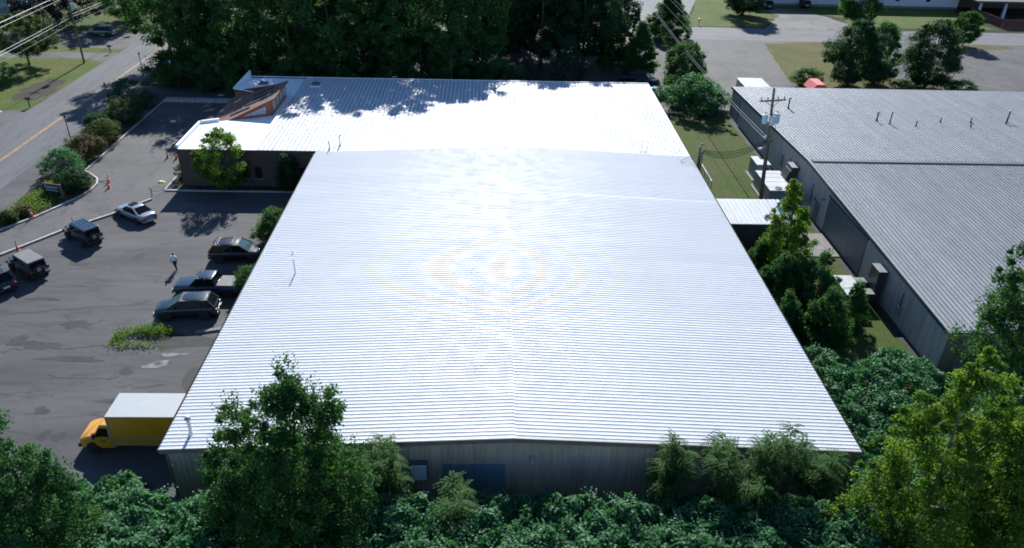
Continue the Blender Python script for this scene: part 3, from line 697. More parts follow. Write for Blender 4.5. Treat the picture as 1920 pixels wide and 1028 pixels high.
# juniper and the trees by the rear drive
def conifer(seed, H, R_, n, per, leaf, mat):
    rng = np.random.default_rng(seed); cen, rad = cone_clumps(rng, [(0,0,H,R_)], n, .15, .85, (.28,.6), .45)
    c, nn, sz, tone = clump_leaves(rng, cen, rad, per, leaf, .5, .3)
    return trunk_mesh(rng, H, .14, cen, .2, 20), quads_mesh("crown", leaf_arrays(rng, c, nn, sz, .3), tone, MAT[mat])
J1 = conifer(31, 7.5, 3.2, 190, 45, .30, "leaf_spruce")
plant("conifer_tree", "bushy blue-green conifer beside the shaded rear drive", "tree", (11.8, 116, 0), *J1, 1, 0)
plant("conifer_tree", "dark squat conifer half hidden behind the white roof edge", "tree", (5.5, 112.5, 0), *J1, (.75,.75,.6), 2)
plant("conifer_tree", "slim upright evergreen rising between the driveway trees", "tree", (23.6, 127.5, 0), *J1, (.6,.6,1.2), 1)
G1 = far_tree(41, 9.6, 3.0, .6, 172, 153, .28, "leaf_maple", cr=(.6,1.1), r0_=.16, limbs=12, shape='cone')
G2 = far_tree(42, 6.6, 3.0, .5, 150, 145, .26, "leaf_forest", cr=(.6,1.1), r0_=.13, limbs=10)
plant("bushy_tree", "tall bushy tree at the edge of the shaded rear drive", "tree", (19.6, 126, 0), *G1, 1.04, 0)
plant("bushy_tree", "leafy tree leaning over the rear drive beside parked cars", "tree", (23.4, 121.5, 0), *G1, (1.0,1.0,.85), 2.2)
plant("bushy_tree", "rounded tree in the hedge line along the driveway", "tree", (28.8, 114.5, 0), *G2, 1.0, 1)
plant("spreading_bush", "broad pale-leaved bush under the power lines on the lawn", "shrub", (28.6, 104.6, 0), *far_tree(43, 4.6, 4.0, .1, 150, 120, .24, "leaf_knot", cr=(.6,1.1), r0_=.12, limbs=10), 1, 0)
plant("spreading_bush", "smaller dense bush beside the grey building's corner", "shrub", (31.2, 106.6, 0), *U1, (.75,.75,.72), 1)
plant("spreading_bush", "leafy bush between the rear drive and the driveway", "shrub", (27.6, 110.4, 0), *U1, (.75,.75,.85), 3)
plant("round_tree", "full conical tree at the bend of the street", "tree", (33.0, 148.6-3, 0), *far_tree(44, 7.6, 4.0, .3, 200, 120, .28, "leaf_maple", cr=(.7,1.2), r0_=.16, limbs=10, shape='cone'), 1.12, 0)
# trees around the right-hand parking
H1 = far_tree(51, 9.6, 3.9, .9, 222, 162, .26, "leaf_dark", cr=(.7,1.15), r0_=.2, limbs=14)
H2 = far_tree(52, 9.2, 2.9, .7, 181, 153, .25, "leaf_forest", cr=(.6,1.05), r0_=.16, limbs=12)
H3 = far_tree(53, 8.0, 3.6, 1.4, 162, 145, .28, "leaf_maple", cr=(.6,1.1), r0_=.14, limbs=14)
plant("parking_tree", "dense dark tree beside its lighter twin on the dry grass island", "tree", (56.0, 118.2, 0), *H1, (.95,.95,.98), .5)
plant("parking_tree", "lighter narrow tree touching the dense dark tree", "tree", (60.4, 119.2, 0), *H2, 1.0, 1.0)
plant("parking_tree", "broad dark round-crowned tree standing alone behind the grey roof", "tree", (67.9, 117.6, 0), *H1, (1.06,1.06,1.0), 2.6)
plant("street_tree", "tall loose tree on the front lawn beyond the street", "tree", (74.2, 152+7.2, 0), *H3, (1.1,1.1,1.15), 0)
plant("street_tree", "small spindly tree on the little grass island", "tree", (88.4, 146.0-1.2, 0), *H3, (.72,.72,.74), 2)
plant("low_bush", "low spreading bush on the grass island next to a red roof", "shrub", (49.2, 117.4, 0), *U2, (.95,.95,.72), 0)
plant("low_bush", "low green bush below the lone round tree", "shrub", (72.5, 115.5, 0), *U2, (.9,.9,.5), 1)
plant("low_bush", "thin low bush between the narrow tree and the grass", "shrub", (63.5, 115.6, 0), *U2, (.7,.7,.45), 2)
plant("lawn_tree", "dark tree shading the lawn across the street", "tree", (53.2, 168, 0), *H1, (1.15,1.15,1.1), 3)
# the left yard
plant("yard_tree", "small yellow-green tree on the lawn left of the road", "tree", (-71.6, 121.6, 0), *far_tree(61, 7.4, 4.9, 1.9, 150, 130, .24, "leaf_bed", cr=(.5,.95), r0_=.16, limbs=16), 1, 0)
plant("purple_tree", "dark purple-leaved tree behind the yard tree", "tree", (-79, 146, 0), *far_tree(62, 9.5, 7.4, .6, 190, 140, .34, "leaf_purple", cr=(.9,1.5), r0_=.25, limbs=12), 1, 0)
plant("yard_bush", "dark bush on the lawn under the power lines", "shrub", (-71.5, 110.5, 0), *U1, (1.0,1.0,.85), 0)
plant("yard_bush", "dark bush beside the shaded left driveway", "shrub", (-76.5, 104.5, 0), *U1, (.9,.9,.6), 2)
plant("yard_tree", "shady backyard tree behind the grey sport utility car", "tree", (-69, 152, 0), *F1, (.8,.8,.7), 1)
# the planting bed
def bed_shrub(seed, H, R_, mat, leaf=.14, n=100, per=105):
    rng = np.random.default_rng(seed); cen, rad = round_clumps(rng, R_*.86, H*.9, .12, n, (.25*R_**.5, .5*R_**.5), .4); cen[:,2] = np.maximum(cen[:,2], .15)
    c, nn, sz, tone = clump_leaves(rng, cen, rad, per, leaf, .8, .6); c[:,2] = np.maximum(c[:,2], .02)
    return trunk_mesh(rng, H*.9, .05, cen, .1, 14), quads_mesh("foliage", leaf_arrays(rng, c, nn, sz), tone, MAT[mat])
for seed, (x, y, H, R_, mat, lab) in enumerate([
    (-48.2,102.6,3.9,3.2,"leaf_dark","large dark green shrub at the far end of the planting bed"),
    (-46.8,96.6,3.2,2.6,"leaf_bed","broad brownish shrub in deep shade on the planting bed"),
    (-48.6,93.2,2.3,2.0,"leaf_dark","low dark shrub at the shaded road edge of the bed"),
    (-46.3,89.6,2.7,2.1,"leaf_bed","olive shrub halfway along the planting bed"),
    (-46.4,84.6,2.7,1.9,"leaf_brown","brown-tinged shrub on the planting bed"),
    (-46.4,79.4,3.0,2.35,"leaf_knot","big pale green rounded shrub behind the sign"),
    (-43.7,75.6,2.3,1.7,"leaf_dark","dark green shrub at the rounded end of the curb"),
    (-46.4,68.0,1.1,.75,"leaf_bed","little round shrub at the tip of the planting bed"),
    (-45.8,69.7,.8,.8,"leaf_brown","low brownish shrub near the cone on the bed")]):
    t = plant("bed_shrub", lab, "shrub", (x, y, .05), *bed_shrub(70+seed, H, R_, mat), 1, 0, None, "foliage", "stems")
rng = np.random.default_rng(90); N = 5200
c = np.stack([rng.normal(-45.9,.9,N), rng.normal(72.4,1.4,N), np.abs(rng.normal(.22,.14,N))+.05], 1)
keep = (c[:,0] > -48.0) & (c[:,0] < -43.9) & (c[:,1] > 69.3) & (c[:,1] < 76.2); c = c[keep]; N = len(c)
gcov = link("ground_cover", quads_mesh("ground_cover", leaf_arrays(rng, c, np.array([0,0,1.])+rng.normal(size=(N,3))*.5, rng.uniform(.12,.22,N)), rng.normal(.6,.2,N), MAT["leaf_bright"]))
tag(gcov, "low bright green ground cover in front of the sign", "ground cover", kind="stuff")
rng = np.random.default_rng(91); N = 420
c = np.stack([rng.normal(-45.9,.32,N), rng.normal(75.5,.3,N), np.abs(rng.normal(.75,.15,N))], 1)
fl = thing("flower_clump", "clump of yellow flowers beside the black sign", "flowers", (-45.9,75.5,.05))
lf = c - np.array([-45.9,75.5,.05]); link("bloom", quads_mesh("bloom", leaf_arrays(rng, lf, np.array([0,0,1.])+rng.normal(size=(N,3))*.4, np.full(N,.13), .9), rng.normal(.5,.2,N), MAT["petal_yellow"]), fl)
lf2 = lf*np.array([1.1,1.1,.65]); link("foliage", quads_mesh("foliage", leaf_arrays(rng, lf2, np.array([0,0,1.])+rng.normal(size=(N,3))*.6, np.full(N,.2)), rng.normal(.5,.2,N), MAT["leaf_bright"]), fl)
# shrubs at the wing and along the warehouse wall
plant("ornamental_tree", "bright yellow-green tree before the brick wall of the wing", "tree", (-27.9, 76.2, 0), *(lambda: (lambda rng: (lambda cc: (trunk_mesh(rng, 6.4, .11, cc[0], 1.2, 22), (lambda q: quads_mesh("crown", leaf_arrays(rng, q[0], q[1], q[2]), q[3], MAT["leaf_bright"]))(clump_leaves(rng, cc[0], cc[1], 90, .17, .8, .4))))(round_clumps(rng, 2.6, 6.4, .8, 190, (.35,.75), .35)))(np.random.default_rng(101)))(), 1, 0)
plant("wall_shrub", "dark upright shrub in the shade of the brick wall", "shrub", (-21.4, 76.4, .05), *bed_shrub(102, 4.2, 1.3, "leaf_dark"), 1, 0, None, "foliage", "stems")
plant("wall_shrub", "narrow evergreen at the corner of the brick wing", "shrub", (-33.6, 78.9, .05), *bed_shrub(103, 2.0, .6, "leaf_dark", .1, 40, 60), 1, 0, None, "foliage", "stems")
plant("hedge_bush", "tall clipped bush against the warehouse beside a black car", "shrub", (-19.9, 64.6, 0), *bed_shrub(104, 3.5, 1.9, "leaf_maple", .13, 190, 110), 1, 0, None, "foliage", "stems")
plant("hedge_bush", "bright clipped bush against the warehouse behind the pickup", "shrub", (-19.7, 55.6, 0), *bed_shrub(105, 2.5, 1.7, "leaf_maple", .12, 190, 110), 1, 0, None, "foliage", "stems")
rng = np.random.default_rng(92); N = 9000
c = np.stack([rng.uniform(-28.8,-24.2,N), rng.uniform(47.6,50.4,N), np.abs(rng.normal(0,.13,N))+.02], 1)
hh = np.exp(-(((c[:,0]+26.0)/1.6)**2 + ((c[:,1]-49.7)/.45)**2)) + .55*np.exp(-(((c[:,0]+28.0)/.5)**2 + ((c[:,1]-48.9)/.6)**2)) + .35*np.exp(-(((c[:,0]+26.6)/1.7)**2 + ((c[:,1]-47.9)/.25)**2))
keep = rng.uniform(0,1,N) < hh; c = c[keep]; c[:,2] *= 1 + 2.2*hh[keep]; N = len(c)
wd = link("weeds", quads_mesh("weeds", leaf_arrays(rng, c, np.array([0,0,.8])+rng.normal(size=(N,3))*.7, rng.uniform(.10,.2,N), .5), rng.normal(.5,.2,N), MAT["leaf_bright"]))
tag(wd, "strip of weeds growing through the broken asphalt", "weeds", kind="stuff")

# --- the big trees close to the camera
def near_tree(seed, leaders, zb, n, per, leaf, mat, r0_=.2, cr=(.45,.9), power=.75, bark="bark", limbs=26, lean=(0,0)):
    rng = np.random.default_rng(seed); cen, rad = cone_clumps(rng, leaders, n, zb, power, cr, .30)
    c, nn, sz, tone = clump_leaves(rng, cen, rad, per, leaf, .85, .45)
    H = max(l[2] for l in leaders)
    return trunk_mesh(rng, H, r0_, cen, zb, limbs, bark, lean), quads_mesh("crown", leaf_arrays(rng, c, nn, sz), tone, MAT[mat])
plant("maple_tree", "large dark green maple standing in front of the warehouse gable", "tree", (-10.2, 28.4, 0),
      *near_tree(201, [(.2,.1,12.0,4.7),(1.1,.1,13.4,2.9),(-2.1,.3,11.2,2.9),(2.6,.2,11.8,2.7),(-3.2,.0,8.0,2.1),(3.4,-.2,8.6,2.2),(.3,-2.2,9.8,3.0),(-2.0,-1.8,7.8,2.2),(2.2,-1.8,7.8,2.4)],   .8, 720, 115, .17, "leaf_maple", lean=(.9,0)), 1, 0)
plant("maple_tree", "leafy tree at the edge of the lot opposite the yellow truck", "tree", (-23.2, 28.0, 0),
      *near_tree(202, [(.2,0,10.9,2.6),(1.6,.2,8.4,1.9),(-1.4,.4,9.6,2.2),(1.9,.6,6.4,1.7),(0,-1.5,8,2.4)], .8, 300, 125, .16, "leaf_forest"), 1, 0)
plant("bright_tree", "tall sunlit yellow-green tree right of the warehouse corner", "tree", (22.4, 27.6, 0),
      *near_tree(203, [(.3,.2,14.6,2.9),(-1.6,.6,11.6,2.4),(1.9,.2,13.2,2.7),(-2.0,.6,8.2,2.0),(-.4,-2.0,10.6,2.4),(2.2,-2.0,10.5,2.4),(3.6,.4,11.0,2.2)], 1.5, 520, 120, .18, "leaf_bright", bark="bark_pale"), 1, 0)
plant("bright_tree", "lower sunlit tree leaning against the tall yellow-green one", "tree", (26.6, 27.0, 0),
      *near_tree(204, [(0,0,11.5,2.6),(-1.8,-1.2,9.2,2.2),(1.6,.4,10.2,2.3)], 1.5, 230, 125, .18, "leaf_bright", bark="bark_pale"), 1, 0)
plant("edge_tree", "tall open-crowned tree overlapping the grey building's near roof", "tree", (34.7, 40.6, 0),
      *near_tree(205, [(-.9,0,15.8,2.4),(-2.3,.3,13.0,1.5),(.8,.4,14.6,2.6),(-1.9,-.2,10.6,1.4),(1.2,.2,11.4,2.6)], 4.6, 300, 125, .18, "leaf_maple", r0_=.22, limbs=20), 1, 0)
plant("annex_tree", "bright slender tree growing beside the small annex", "tree", (26.0, 58.6, 0),
      *near_tree(206, [(-.6,0,9.6,2.0),(.9,.3,7.0,1.9),(-1.3,.1,6.0,1.6),(.2,-1.2,6.5,1.8)], .5, 220, 115, .18, "leaf_bright", cr=(.4,.8)), 1, 0)
K1 = near_tree(207, [(0,0,5.2,1.9),(1.0,.3,4.2,1.5),(-1.1,.2,4.0,1.5)], .3, 140, 110, .16, "leaf_forest", r0_=.08, cr=(.35,.7), limbs=12)
K2 = near_tree(208, [(0,0,4.8,1.6),(.8,-.3,4.0,1.4),(-.9,-.2,3.6,1.4)], .3, 130, 110, .15, "leaf_maple", r0_=.08, cr=(.35,.7), limbs=12)
plant("sapling", "bushy sapling below the annex tree beside the warehouse wall", "tree", (24.2, 54.4, 0), *K1, .95, 0)
plant("sapling", "bushy sapling between the annex tree and the white condenser", "tree", (27.0, 53.4, 0), *K1, 1.08, 2)
plant("sapling", "low dense sapling right beside the white condenser unit", "tree", (29.2, 51.2, 0), *K2, .85, 1)
plant("sapling", "pale feathery sapling above the thicket by the warehouse side", "tree", (26.0, 48.8, 0), *K2, 1.04, 3)
plant("sapling", "dark sapling close against the warehouse side wall", "tree", (23.2, 49.8, 0), *K1, .8, 4)
plant("sapling", "bright low sapling at the foot of the annex wall", "tree", (23.6, 58.4, 0), *K2, .8, 5)

# --- the thicket: broad-leaved canes nobody could count
def vnoise(x, y, s, seed):
    g = np.random.default_rng(seed).uniform(0, 1, (64, 64)); u, v = x/s % 63, y/s % 63
    i, j = np.floor(u).astype(int), np.floor(v).astype(int); a, b = u-i, v-j; a = a*a*(3-2*a); b = b*b*(3-2*b)
    return g[i,j]*(1-a)*(1-b) + g[i+1,j]*a*(1-b) + g[i,j+1]*(1-a)*b + g[i+1,j+1]*a*b
def thicket(label, x0, x1, y0, y1, dens, hfun, seed, leaf=.235, shoots=40, mat="leaf_knot"):
    rng = np.random.default_rng(seed); N = int((x1-x0)*(y1-y0)*dens)
    x, y = rng.uniform(x0, x1, N), rng.uniform(y0, y1, N); h = hfun(x, y); k = h > .15; x, y, h = x[k], y[k], h[k]; N = len(x)
    e = .12; gx = (hfun(x+e, y)-h)/e; gy = (hfun(x, y+e)-h)/e
    z = np.maximum(h + .12 - np.abs(rng.normal(0, .42, N)), .08)
    n = np.stack([-gx*.35, -gy*.35, np.ones(N)*.8], 1) + rng.normal(size=(N,3))*.55
    tone = .48 + (vnoise(x+40, y+40, .7, seed+5)-.5)*.45 + rng.normal(size=N)*.24
    C_, N_, S_, T_ = [np.stack([x,y,z], 1)], [n], [rng.uniform(.65,1.25,N)*leaf], [tone]
    for _ in range(shoots):                      # canes that stand out of the mass
        px, py = rng.uniform(x0, x1), rng.uniform(y0, y1); hh = float(hfun(np.array([px]), np.array([py]))[0])
        if hh < .5: continue
        a = rng.uniform(0, 6.28); m = 14; t = np.linspace(0, 1, m); ln = rng.uniform(.45, 1.05)
        p = np.stack([px + np.cos(a)*t**1.6*ln*.9, py + np.sin(a)*t**1.6*ln*.9, hh - .15 + ln*(t - .45*t**2)], 1)
        sd2 = np.array([-np.sin(a), np.cos(a), 0])*np.where(np.arange(m) % 2, 1, -1)[:,None]*.13
        C_.append(p+sd2); N_.append(np.array([0,0,1.])+rng.normal(size=(m,3))*.3); S_.append(np.full(m, leaf*1.05)*(1.1-.5*t)); T_.append(rng.normal(.7,.12,m))
    v = leaf_arrays(rng, np.concatenate(C_), np.concatenate(N_), np.concatenate(S_), .68)
    o = link("thicket", quads_mesh("thicket", v, np.concatenate(T_), MAT[mat]))
    return tag(o, label, "undergrowth", kind="stuff")
def h_front(x, y):
    b = 3.15 + 1.1*(vnoise(x+60, y, 2.4, 1)-.4) + 1.0*(vnoise(x+60, y, .55, 2)-.5)
    b = np.where(y > 29.7, b*np.clip(1-(y-29.7)*.34, .3, 1), b)
    return b*np.clip((32.5-y)*2, 0, 1)
thicket("thicket of broad-leaved green canes below the warehouse gable", -19.2, 21.8, 22.5, 32.4, 270, h_front, 301, shoots=650)
def h_left(x, y):
    b = 2.0 + 1.1*(vnoise(x+80, y, 2.2, 3)-.35) + .95*(vnoise(x+80, y, .55, 4)-.5)
    edge = 33.1 + .9*np.sin(x*.8) + .6*np.sin(x*2.1+1) - np.clip((-24.5-x)*.9, 0, 6)
    return b*np.clip((edge-y)*.9, 0, 1)
thicket("thicket of sunlit green canes beside the truck", -32, -18.3, 22.5, 34.6, 250, h_left, 302, shoots=260)
def h_right(x, y):
    b = 1.75 + 1.0*(vnoise(x, y+50, 3.0, 5)-.4) + .95*(vnoise(x, y+50, .55, 6)-.5)
    edge = 46.6 + 1.2*np.sin(x*1.1) - np.clip(x-29.0, 0, 9)*.55
    return b*np.clip((edge-y)*.6, 0, 1)*np.clip((x-21.5)*3, 0, 1)
thicket("thicket of glossy canes between the two metal buildings", 21.5, 37, 22.5, 48.2, 240, h_right, 303, shoots=480)
def h_yard(x, y):
    b = .9 + .9*(vnoise(x+20, y+10, 1.4, 7)-.4)
    return b*np.clip((26.8+.5*np.sin(y*1.3)-x)*1.2, 0, 1)*np.clip((x-21.6)*3, 0, 1)*np.clip((62.5-y), 0, 1)
thicket("undergrowth along the warehouse side wall below the saplings", 21.5, 28.5, 46.5, 62.5, 150, h_yard, 304, .17, 20, "leaf_forest")

# --- sumacs with feathered leaves
def sumac(seed, H, spread, stems, fronds, mat="leaf_sumac"):
    rng = np.random.default_rng(seed); V_ = []; T_ = []; m = MB()
    for s in range(stems):
        a = rng.uniform(0, 6.28); rr = spread*math.sqrt(rng.uniform(0, 1)); top = np.array([rr*math.cos(a), rr*math.sin(a)*.6, H*rng.uniform(.62, 1) if s else H])
        base = top*np.array([.25,.25,0]); m.tube([tuple(base), tuple(base*.5+top*.5+np.array([0,0,.1])), tuple(top)], [.045,.03,.012], 5)
        for f in range(fronds):
            b = rng.uniform(0, 6.28); t0 = top + (base-top)*rng.uniform(0, .5)**1.5*np.array([1,1,.75]); ln = rng.uniform(.55, 1.0); el = rng.uniform(-.05, .8); k = 9
            t = np.linspace(.15, 1, k); hd = np.array([math.cos(b), math.sin(b), 0])
            p = t0 + hd*(t*ln*math.cos(el*.6))[:,None] + np.array([0,0,1.])*((t*math.sin(el)-.55*t*t)*ln)[:,None]
            sdv = np.array([-hd[1], hd[0], -.25])
            for sg in (-1, 1):
                al = np.tile(sdv*sg + hd*.5, (k,1)); c = p + al*.085; nn = np.tile(np.array([0,0,1.]), (k,1)) + rng.normal(size=(k,3))*.18
                V_.append(leaf_arrays(rng, c, nn, np.full(k,.21)*(1.1-.4*t), .30, al)); T_.append(np.full(k, rng.normal(.5,.2)) + rng.normal(size=k)*.08)
    return m.mesh("stems", MAT["bark"], True), quads_mesh("foliage", np.concatenate(V_), np.concatenate(T_), MAT[mat])
S1, S2, S3 = sumac(401, 6.2, 1.3, 11, 26), sumac(402, 5.4, 1.4, 11, 26), sumac(403, 4.2, 1.1, 9, 26)
for x, y, V_, s, rz, lab in ((10.6,31.1,S2,1.06,0,"feathery sumac at the near end of the gable wall clump"),(12.9,31.0,S1,1.0,1.5,"feathery sumac standing above the gable eave line"),(14.7,30.3,S3,1.1,.7,"shorter sumac between the two tall sumacs at the gable"),
                             (16.4,31.2,S1,1.1,3.2,"tallest feathery sumac reaching over the white roof edge"),(18.5,31.1,S2,.96,4.6,"feathery sumac closest to the warehouse corner downspout"),
                             (-5.5,31.0,S1,.98,2.0,"feathery sumac beside the louvered wall vent"),(-7.1,30.8,S2,.92,5.0,"feathery sumac tucked against the maple"),(-1.6,29.3,S3,1.05,1.0,"lone sumac in front of the blue loading door"),(21.6,26.6,S3,1.1,2.0,"sumac at the foot of the tall bright tree")):
    plant("sumac", lab, "shrub", (x, y, 0), *V_, s, rz, None, "foliage", "stems")
# ------------------------------------------------------------------ vehicles (local: x forward, y left, z up)
def paint(name, c, metal=.25, rough=.28):
    m, t, b, L = nodes_of(name)
    f = noise(t, wpos(t), 1.2, 3)
    L.new(ramp(t, f, [(.3, tuple(x*.86 for x in c)), (.7, c)]), b.inputs["Base Color"])
    b.inputs["Metallic"].default_value = metal; b.inputs["Roughness"].default_value = rough
    b.inputs["Coat Weight"].default_value = .35; b.inputs["Coat Roughness"].default_value = .06
    return m
paint("paint_silver", (.27,.30,.35), .5, .3); paint("paint_black", (.012,.012,.016)); paint("paint_navy", (.020,.042,.075)); paint("paint_blueblack", (.014,.030,.045))
paint("paint_jeep", (.022,.032,.040)); paint("paint_olive", (.022,.026,.022), .1); paint("paint_teal", (.10,.15,.17), .4); paint("paint_yellow", (.66,.30,.016), 0, .35); paint("paint_skyblue", (.12,.30,.38), .3)
plain("tyre", (.016,.016,.017), .85); plain("rim_alloy", (.36,.37,.38), .3, .7); plain("plastic_black", (.018,.018,.019), .55); plain("soft_top", (.125,.128,.14), .75)
plain("tonneau", (.075,.078,.088), .6); plain("lamp_red", (.35,.015,.02), .25); plain("lamp_clear", (.55,.58,.60), .15); plain("plate_white", (.6,.62,.62), .4); plain("box_roof", (.33,.355,.37), .55, var=.035); plain("box_rail", (.42,.43,.42), .4, .5)

def wheel(parent, x, y, r_, w=.22, side=1):
    hub = bpy.data.objects.new("wheel", MB().lathe([(r_*.60,-w*.5),(r_*.93,-w*.5),(r_,-w*.34),(r_,w*.34),(r_*.93,w*.5),(r_*.60,w*.5)], (0,0,0), 18, 'y').mesh("wheel", MAT["tyre"], False))
    COL.objects.link(hub); hub.parent = parent; hub.location = (x, y, r_)
    m = MB().lathe([(.02,side*w*.30),(r_*.62,side*w*.30),(r_*.62,side*w*.44),(r_*.55,side*w*.44),(r_*.52,side*w*.34)], (0,0,0), 18, 'y')
    for k in range(5):
        a = 2*math.pi*k/5; c, s = math.cos(a), math.sin(a); n = (-s*.05, c*.05); q = [(c*.04,s*.04),(c*r_*.56,s*r_*.56)]
        ya, yb = sorted((side*w*.33, side*w*.47))
        pts = [(q[0][0]+n[0],q[0][1]+n[1]),(q[0][0]-n[0],q[0][1]-n[1]),(q[1][0]-n[0]*.8,q[1][1]-n[1]*.8),(q[1][0]+n[0]*.8,q[1][1]+n[1]*.8)]
        m.extr(pts, 'y', ya, yb)
    m.build("rim", MAT["rim_alloy"], hub)
    return hub

def loft(sections, closed_ends=True):
    """sections: list of rings with the same number of points"""
    m = MB(); n = len(sections[0]); k = len(sections)
    v = [p for s_ in sections for p in s_]
    f = [(i*n+j, i*n+(j+1)%n, (i+1)*n+(j+1)%n, (i+1)*n+j) for i in range(k-1) for j in range(n)]
    if closed_ends: f += [tuple(range(n-1,-1,-1)), tuple((k-1)*n+j for j in range(n))]
    return m.add(v, f)

def car(name, label, loc, rz, P, group=None, cat="car"):
    t = thing(name, label, cat, loc, rz, group); pm_ = MAT[P['paint']]; W = P['W']/2; L2 = P['L']/2; zb = P.get('clear', .22)
    body = []
    for x, zt, wf in P['deck']:                       # stations along the car: height of the deck and width factor
        w = W*wf; zm = zb + (zt-zb)*.55
        ring = [(x,-w*.86,zb),(x,-w*.97,zb+.12),(x,-w,zm),(x,-w*.955,zt-.10),(x,-w*.86,zt-.015),(x,-w*.45,zt+.018),(x,0,zt+.025),(x,w*.45,zt+.018),(x,w*.86,zt-.015),(x,w*.955,zt-.10),(x,w,zm),(x,w*.97,zb+.12),(x,w*.86,zb)]
        body.append(ring)
    b = loft(body).build("body", pm_, t, True)
    m_ = b.modifiers.new("round", 'SUBSURF'); m_.levels = m_.render_levels = 1
    (r0x, r1x, f1x, f0x), zbelt, zroof = P['cabin'], P['belt'], P['H']      # rear base, rear top, front top, front base
    wb, wt = W*P.get('wb', .90), W*P.get('wt', .72)
    B = [(r0x,-wb,zbelt),(f0x,-wb,zbelt),(f0x,wb,zbelt),(r0x,wb,zbelt)]; Tt = [(r1x,-wt,zroof-.05),(f1x,-wt,zroof-.05),(f1x,wt,zroof-.05),(r1x,wt,zroof-.05)]
    B = [Vector(p) for p in B]; Tt = [Vector(p) for p in Tt]
    MB().hexa(B, Tt).build("cabin", MAT["plastic_black"], t)
    def pane(nm, quad, mat, off, inset=.06, lo=.06, hi=.04):
        a, b_, c, d = quad; c0 = (a+b_+c+d)/4; n = (b_-a).cross(d-a).normalized()*off
        q = [a.lerp(d, lo).lerp(b_.lerp(c, lo), inset), a.lerp(d, lo).lerp(b_.lerp(c, lo), 1-inset), a.lerp(d, 1-hi).lerp(b_.lerp(c, 1-hi), 1-inset), a.lerp(d, 1-hi).lerp(b_.lerp(c, 1-hi), inset)]
        MB().add([p+n for p in q] + [p+n*.3 for p in q], [(0,1,2,3),(7,6,5,4),(0,4,5,1),(1,5,6,2),(2,6,7,3),(3,7,4,0)]).build(nm, MAT[mat], t)
    pane("windshield", (B[1],B[2],Tt[2],Tt[1]), "windshield_glass", .012)
    pane("rear_window", (B[3],B[0],Tt[0],Tt[3]), "car_glass", .012, .09)
    sp = P.get('split', [.5]); cuts = [0] + sp + [1]
    for s in (0, 1):
        lo_a, lo_b, hi_a, hi_b = (B[0],B[1],Tt[0],Tt[1]) if s == 0 else (B[3],B[2],Tt[3],Tt[2])
        for i in range(len(cuts)-1):
            q = [lo_a.lerp(lo_b, cuts[i]), lo_a.lerp(lo_b, cuts[i+1]), hi_a.lerp(hi_b, cuts[i+1]), hi_a.lerp(hi_b, cuts[i])]
            if s: q = [q[1], q[0], q[3], q[2]]
            pane("side_window", q, "car_glass", .012, .05, .05, .06)
        for i, c_ in enumerate(cuts):
            a, d = lo_a.lerp(lo_b, c_), hi_a.lerp(hi_b, c_); y = Vector((0, -.012 if s == 0 else .012, 0))
            MB().tube([a+y, d+y], [.055,.045], 4).build("pillar", pm_ if i in (0, len(cuts)-1) else MAT["plastic_black"], t)
    cx = (r1x+f1x)/2; ro = P.get('over', .05); rmat = MAT[P.get('roof', P['paint'])]
    secs = []
    for k in range(7):
        u = k/6; x = r1x-ro*1.4 + (f1x-r1x+ro*2.4)*u; zz = zroof - .05*(2*u-1)**2*P.get('crown', 1); w = wt + ro*.7 - .04*abs(2*u-1)**3
        secs.append([(x,-w,zz-.075),(x,-w*.97,zz-.02),(x,-w*.6,zz+.012),(x,0,zz+.022),(x,w*.6,zz+.012),(x,w*.97,zz-.02),(x,w,zz-.075),(x,0,zz-.06)])
    rf = loft(secs).build("roof", rmat, t, True); m_ = rf.modifiers.new("round", 'SUBSURF'); m_.levels = m_.render_levels = 1
    if P.get('sunroof'): MB().box(cx-.05, cx+.65, -.40, .40, zroof+.012, zroof+.030).build("sunroof", MAT["car_glass"], rf)
    if P.get('rails'):
        for s in (-1, 1): MB().tube([(r1x+.05,s*wt*.94,zroof-.02),(r1x+.15,s*wt*.94,zroof+.06),(f1x-.3,s*wt*.94,zroof+.06),(f1x-.15,s*wt*.94,zroof-.02)], .022, 5).build("roof_rail", MAT["rim_alloy"], rf)
        if P['rails'] > 1:
            for x in (r1x+.35, f1x-.5): MB().box(x-.03, x+.03, -wt*.92, wt*.92, zroof+.045, zroof+.075).build("crossbar", MAT["rim_alloy"], rf)
    rw = P['rw']; fx, rx = P['axles']
    for x in (fx, rx):
        for s in (-1, 1):
            y0_ = s*(W*1.003); MB().lathe([(.01,-.01),(rw*1.18,-.01),(rw*1.18,.012),(.01,.012)], (x, y0_, rw*1.02), 20, 'y').build("wheel_arch", MAT["plastic_black"], b)
            wheel(t, x, s*(W-.09), rw, .24, s)
    for s in (-1, 1):
        ys = s*W*.70; MB().box(L2-.13, L2-.015, ys-.17, ys+.17, P['deck'][-1][1]-.20, P['deck'][-1][1]-.06).build("headlight", MAT["lamp_clear"], t, bevel=.02)
        MB().box(-L2-.012, -L2+.12, ys-.16, ys+.16, P['deck'][0][1]-.28, P['deck'][0][1]-.08).build("taillight", MAT["lamp_red"], t, bevel=.02)
        MB().box(f0x-.62, f0x-.48, s*(W*.98), s*(W*.98+.19) if s > 0 else s*(W*.98+.19), zbelt+.02, zbelt+.17).build("mirror", pm_, t) if s > 0 else MB().box(f0x-.62, f0x-.48, -(W*.98+.19), -W*.98, zbelt+.02, zbelt+.17).build("mirror", pm_, t)
        for k, hx in enumerate(P.get('handles', [-.1, -1.0])): MB().box(hx-.09, hx+.09, min(s*(W*.985), s*(W*.985+.03)), max(s*(W*.985), s*(W*.985+.03)), zbelt-.16, zbelt-.12).build("door_handle", MAT["rim_alloy"] if P.get('chrome') else pm_, t)
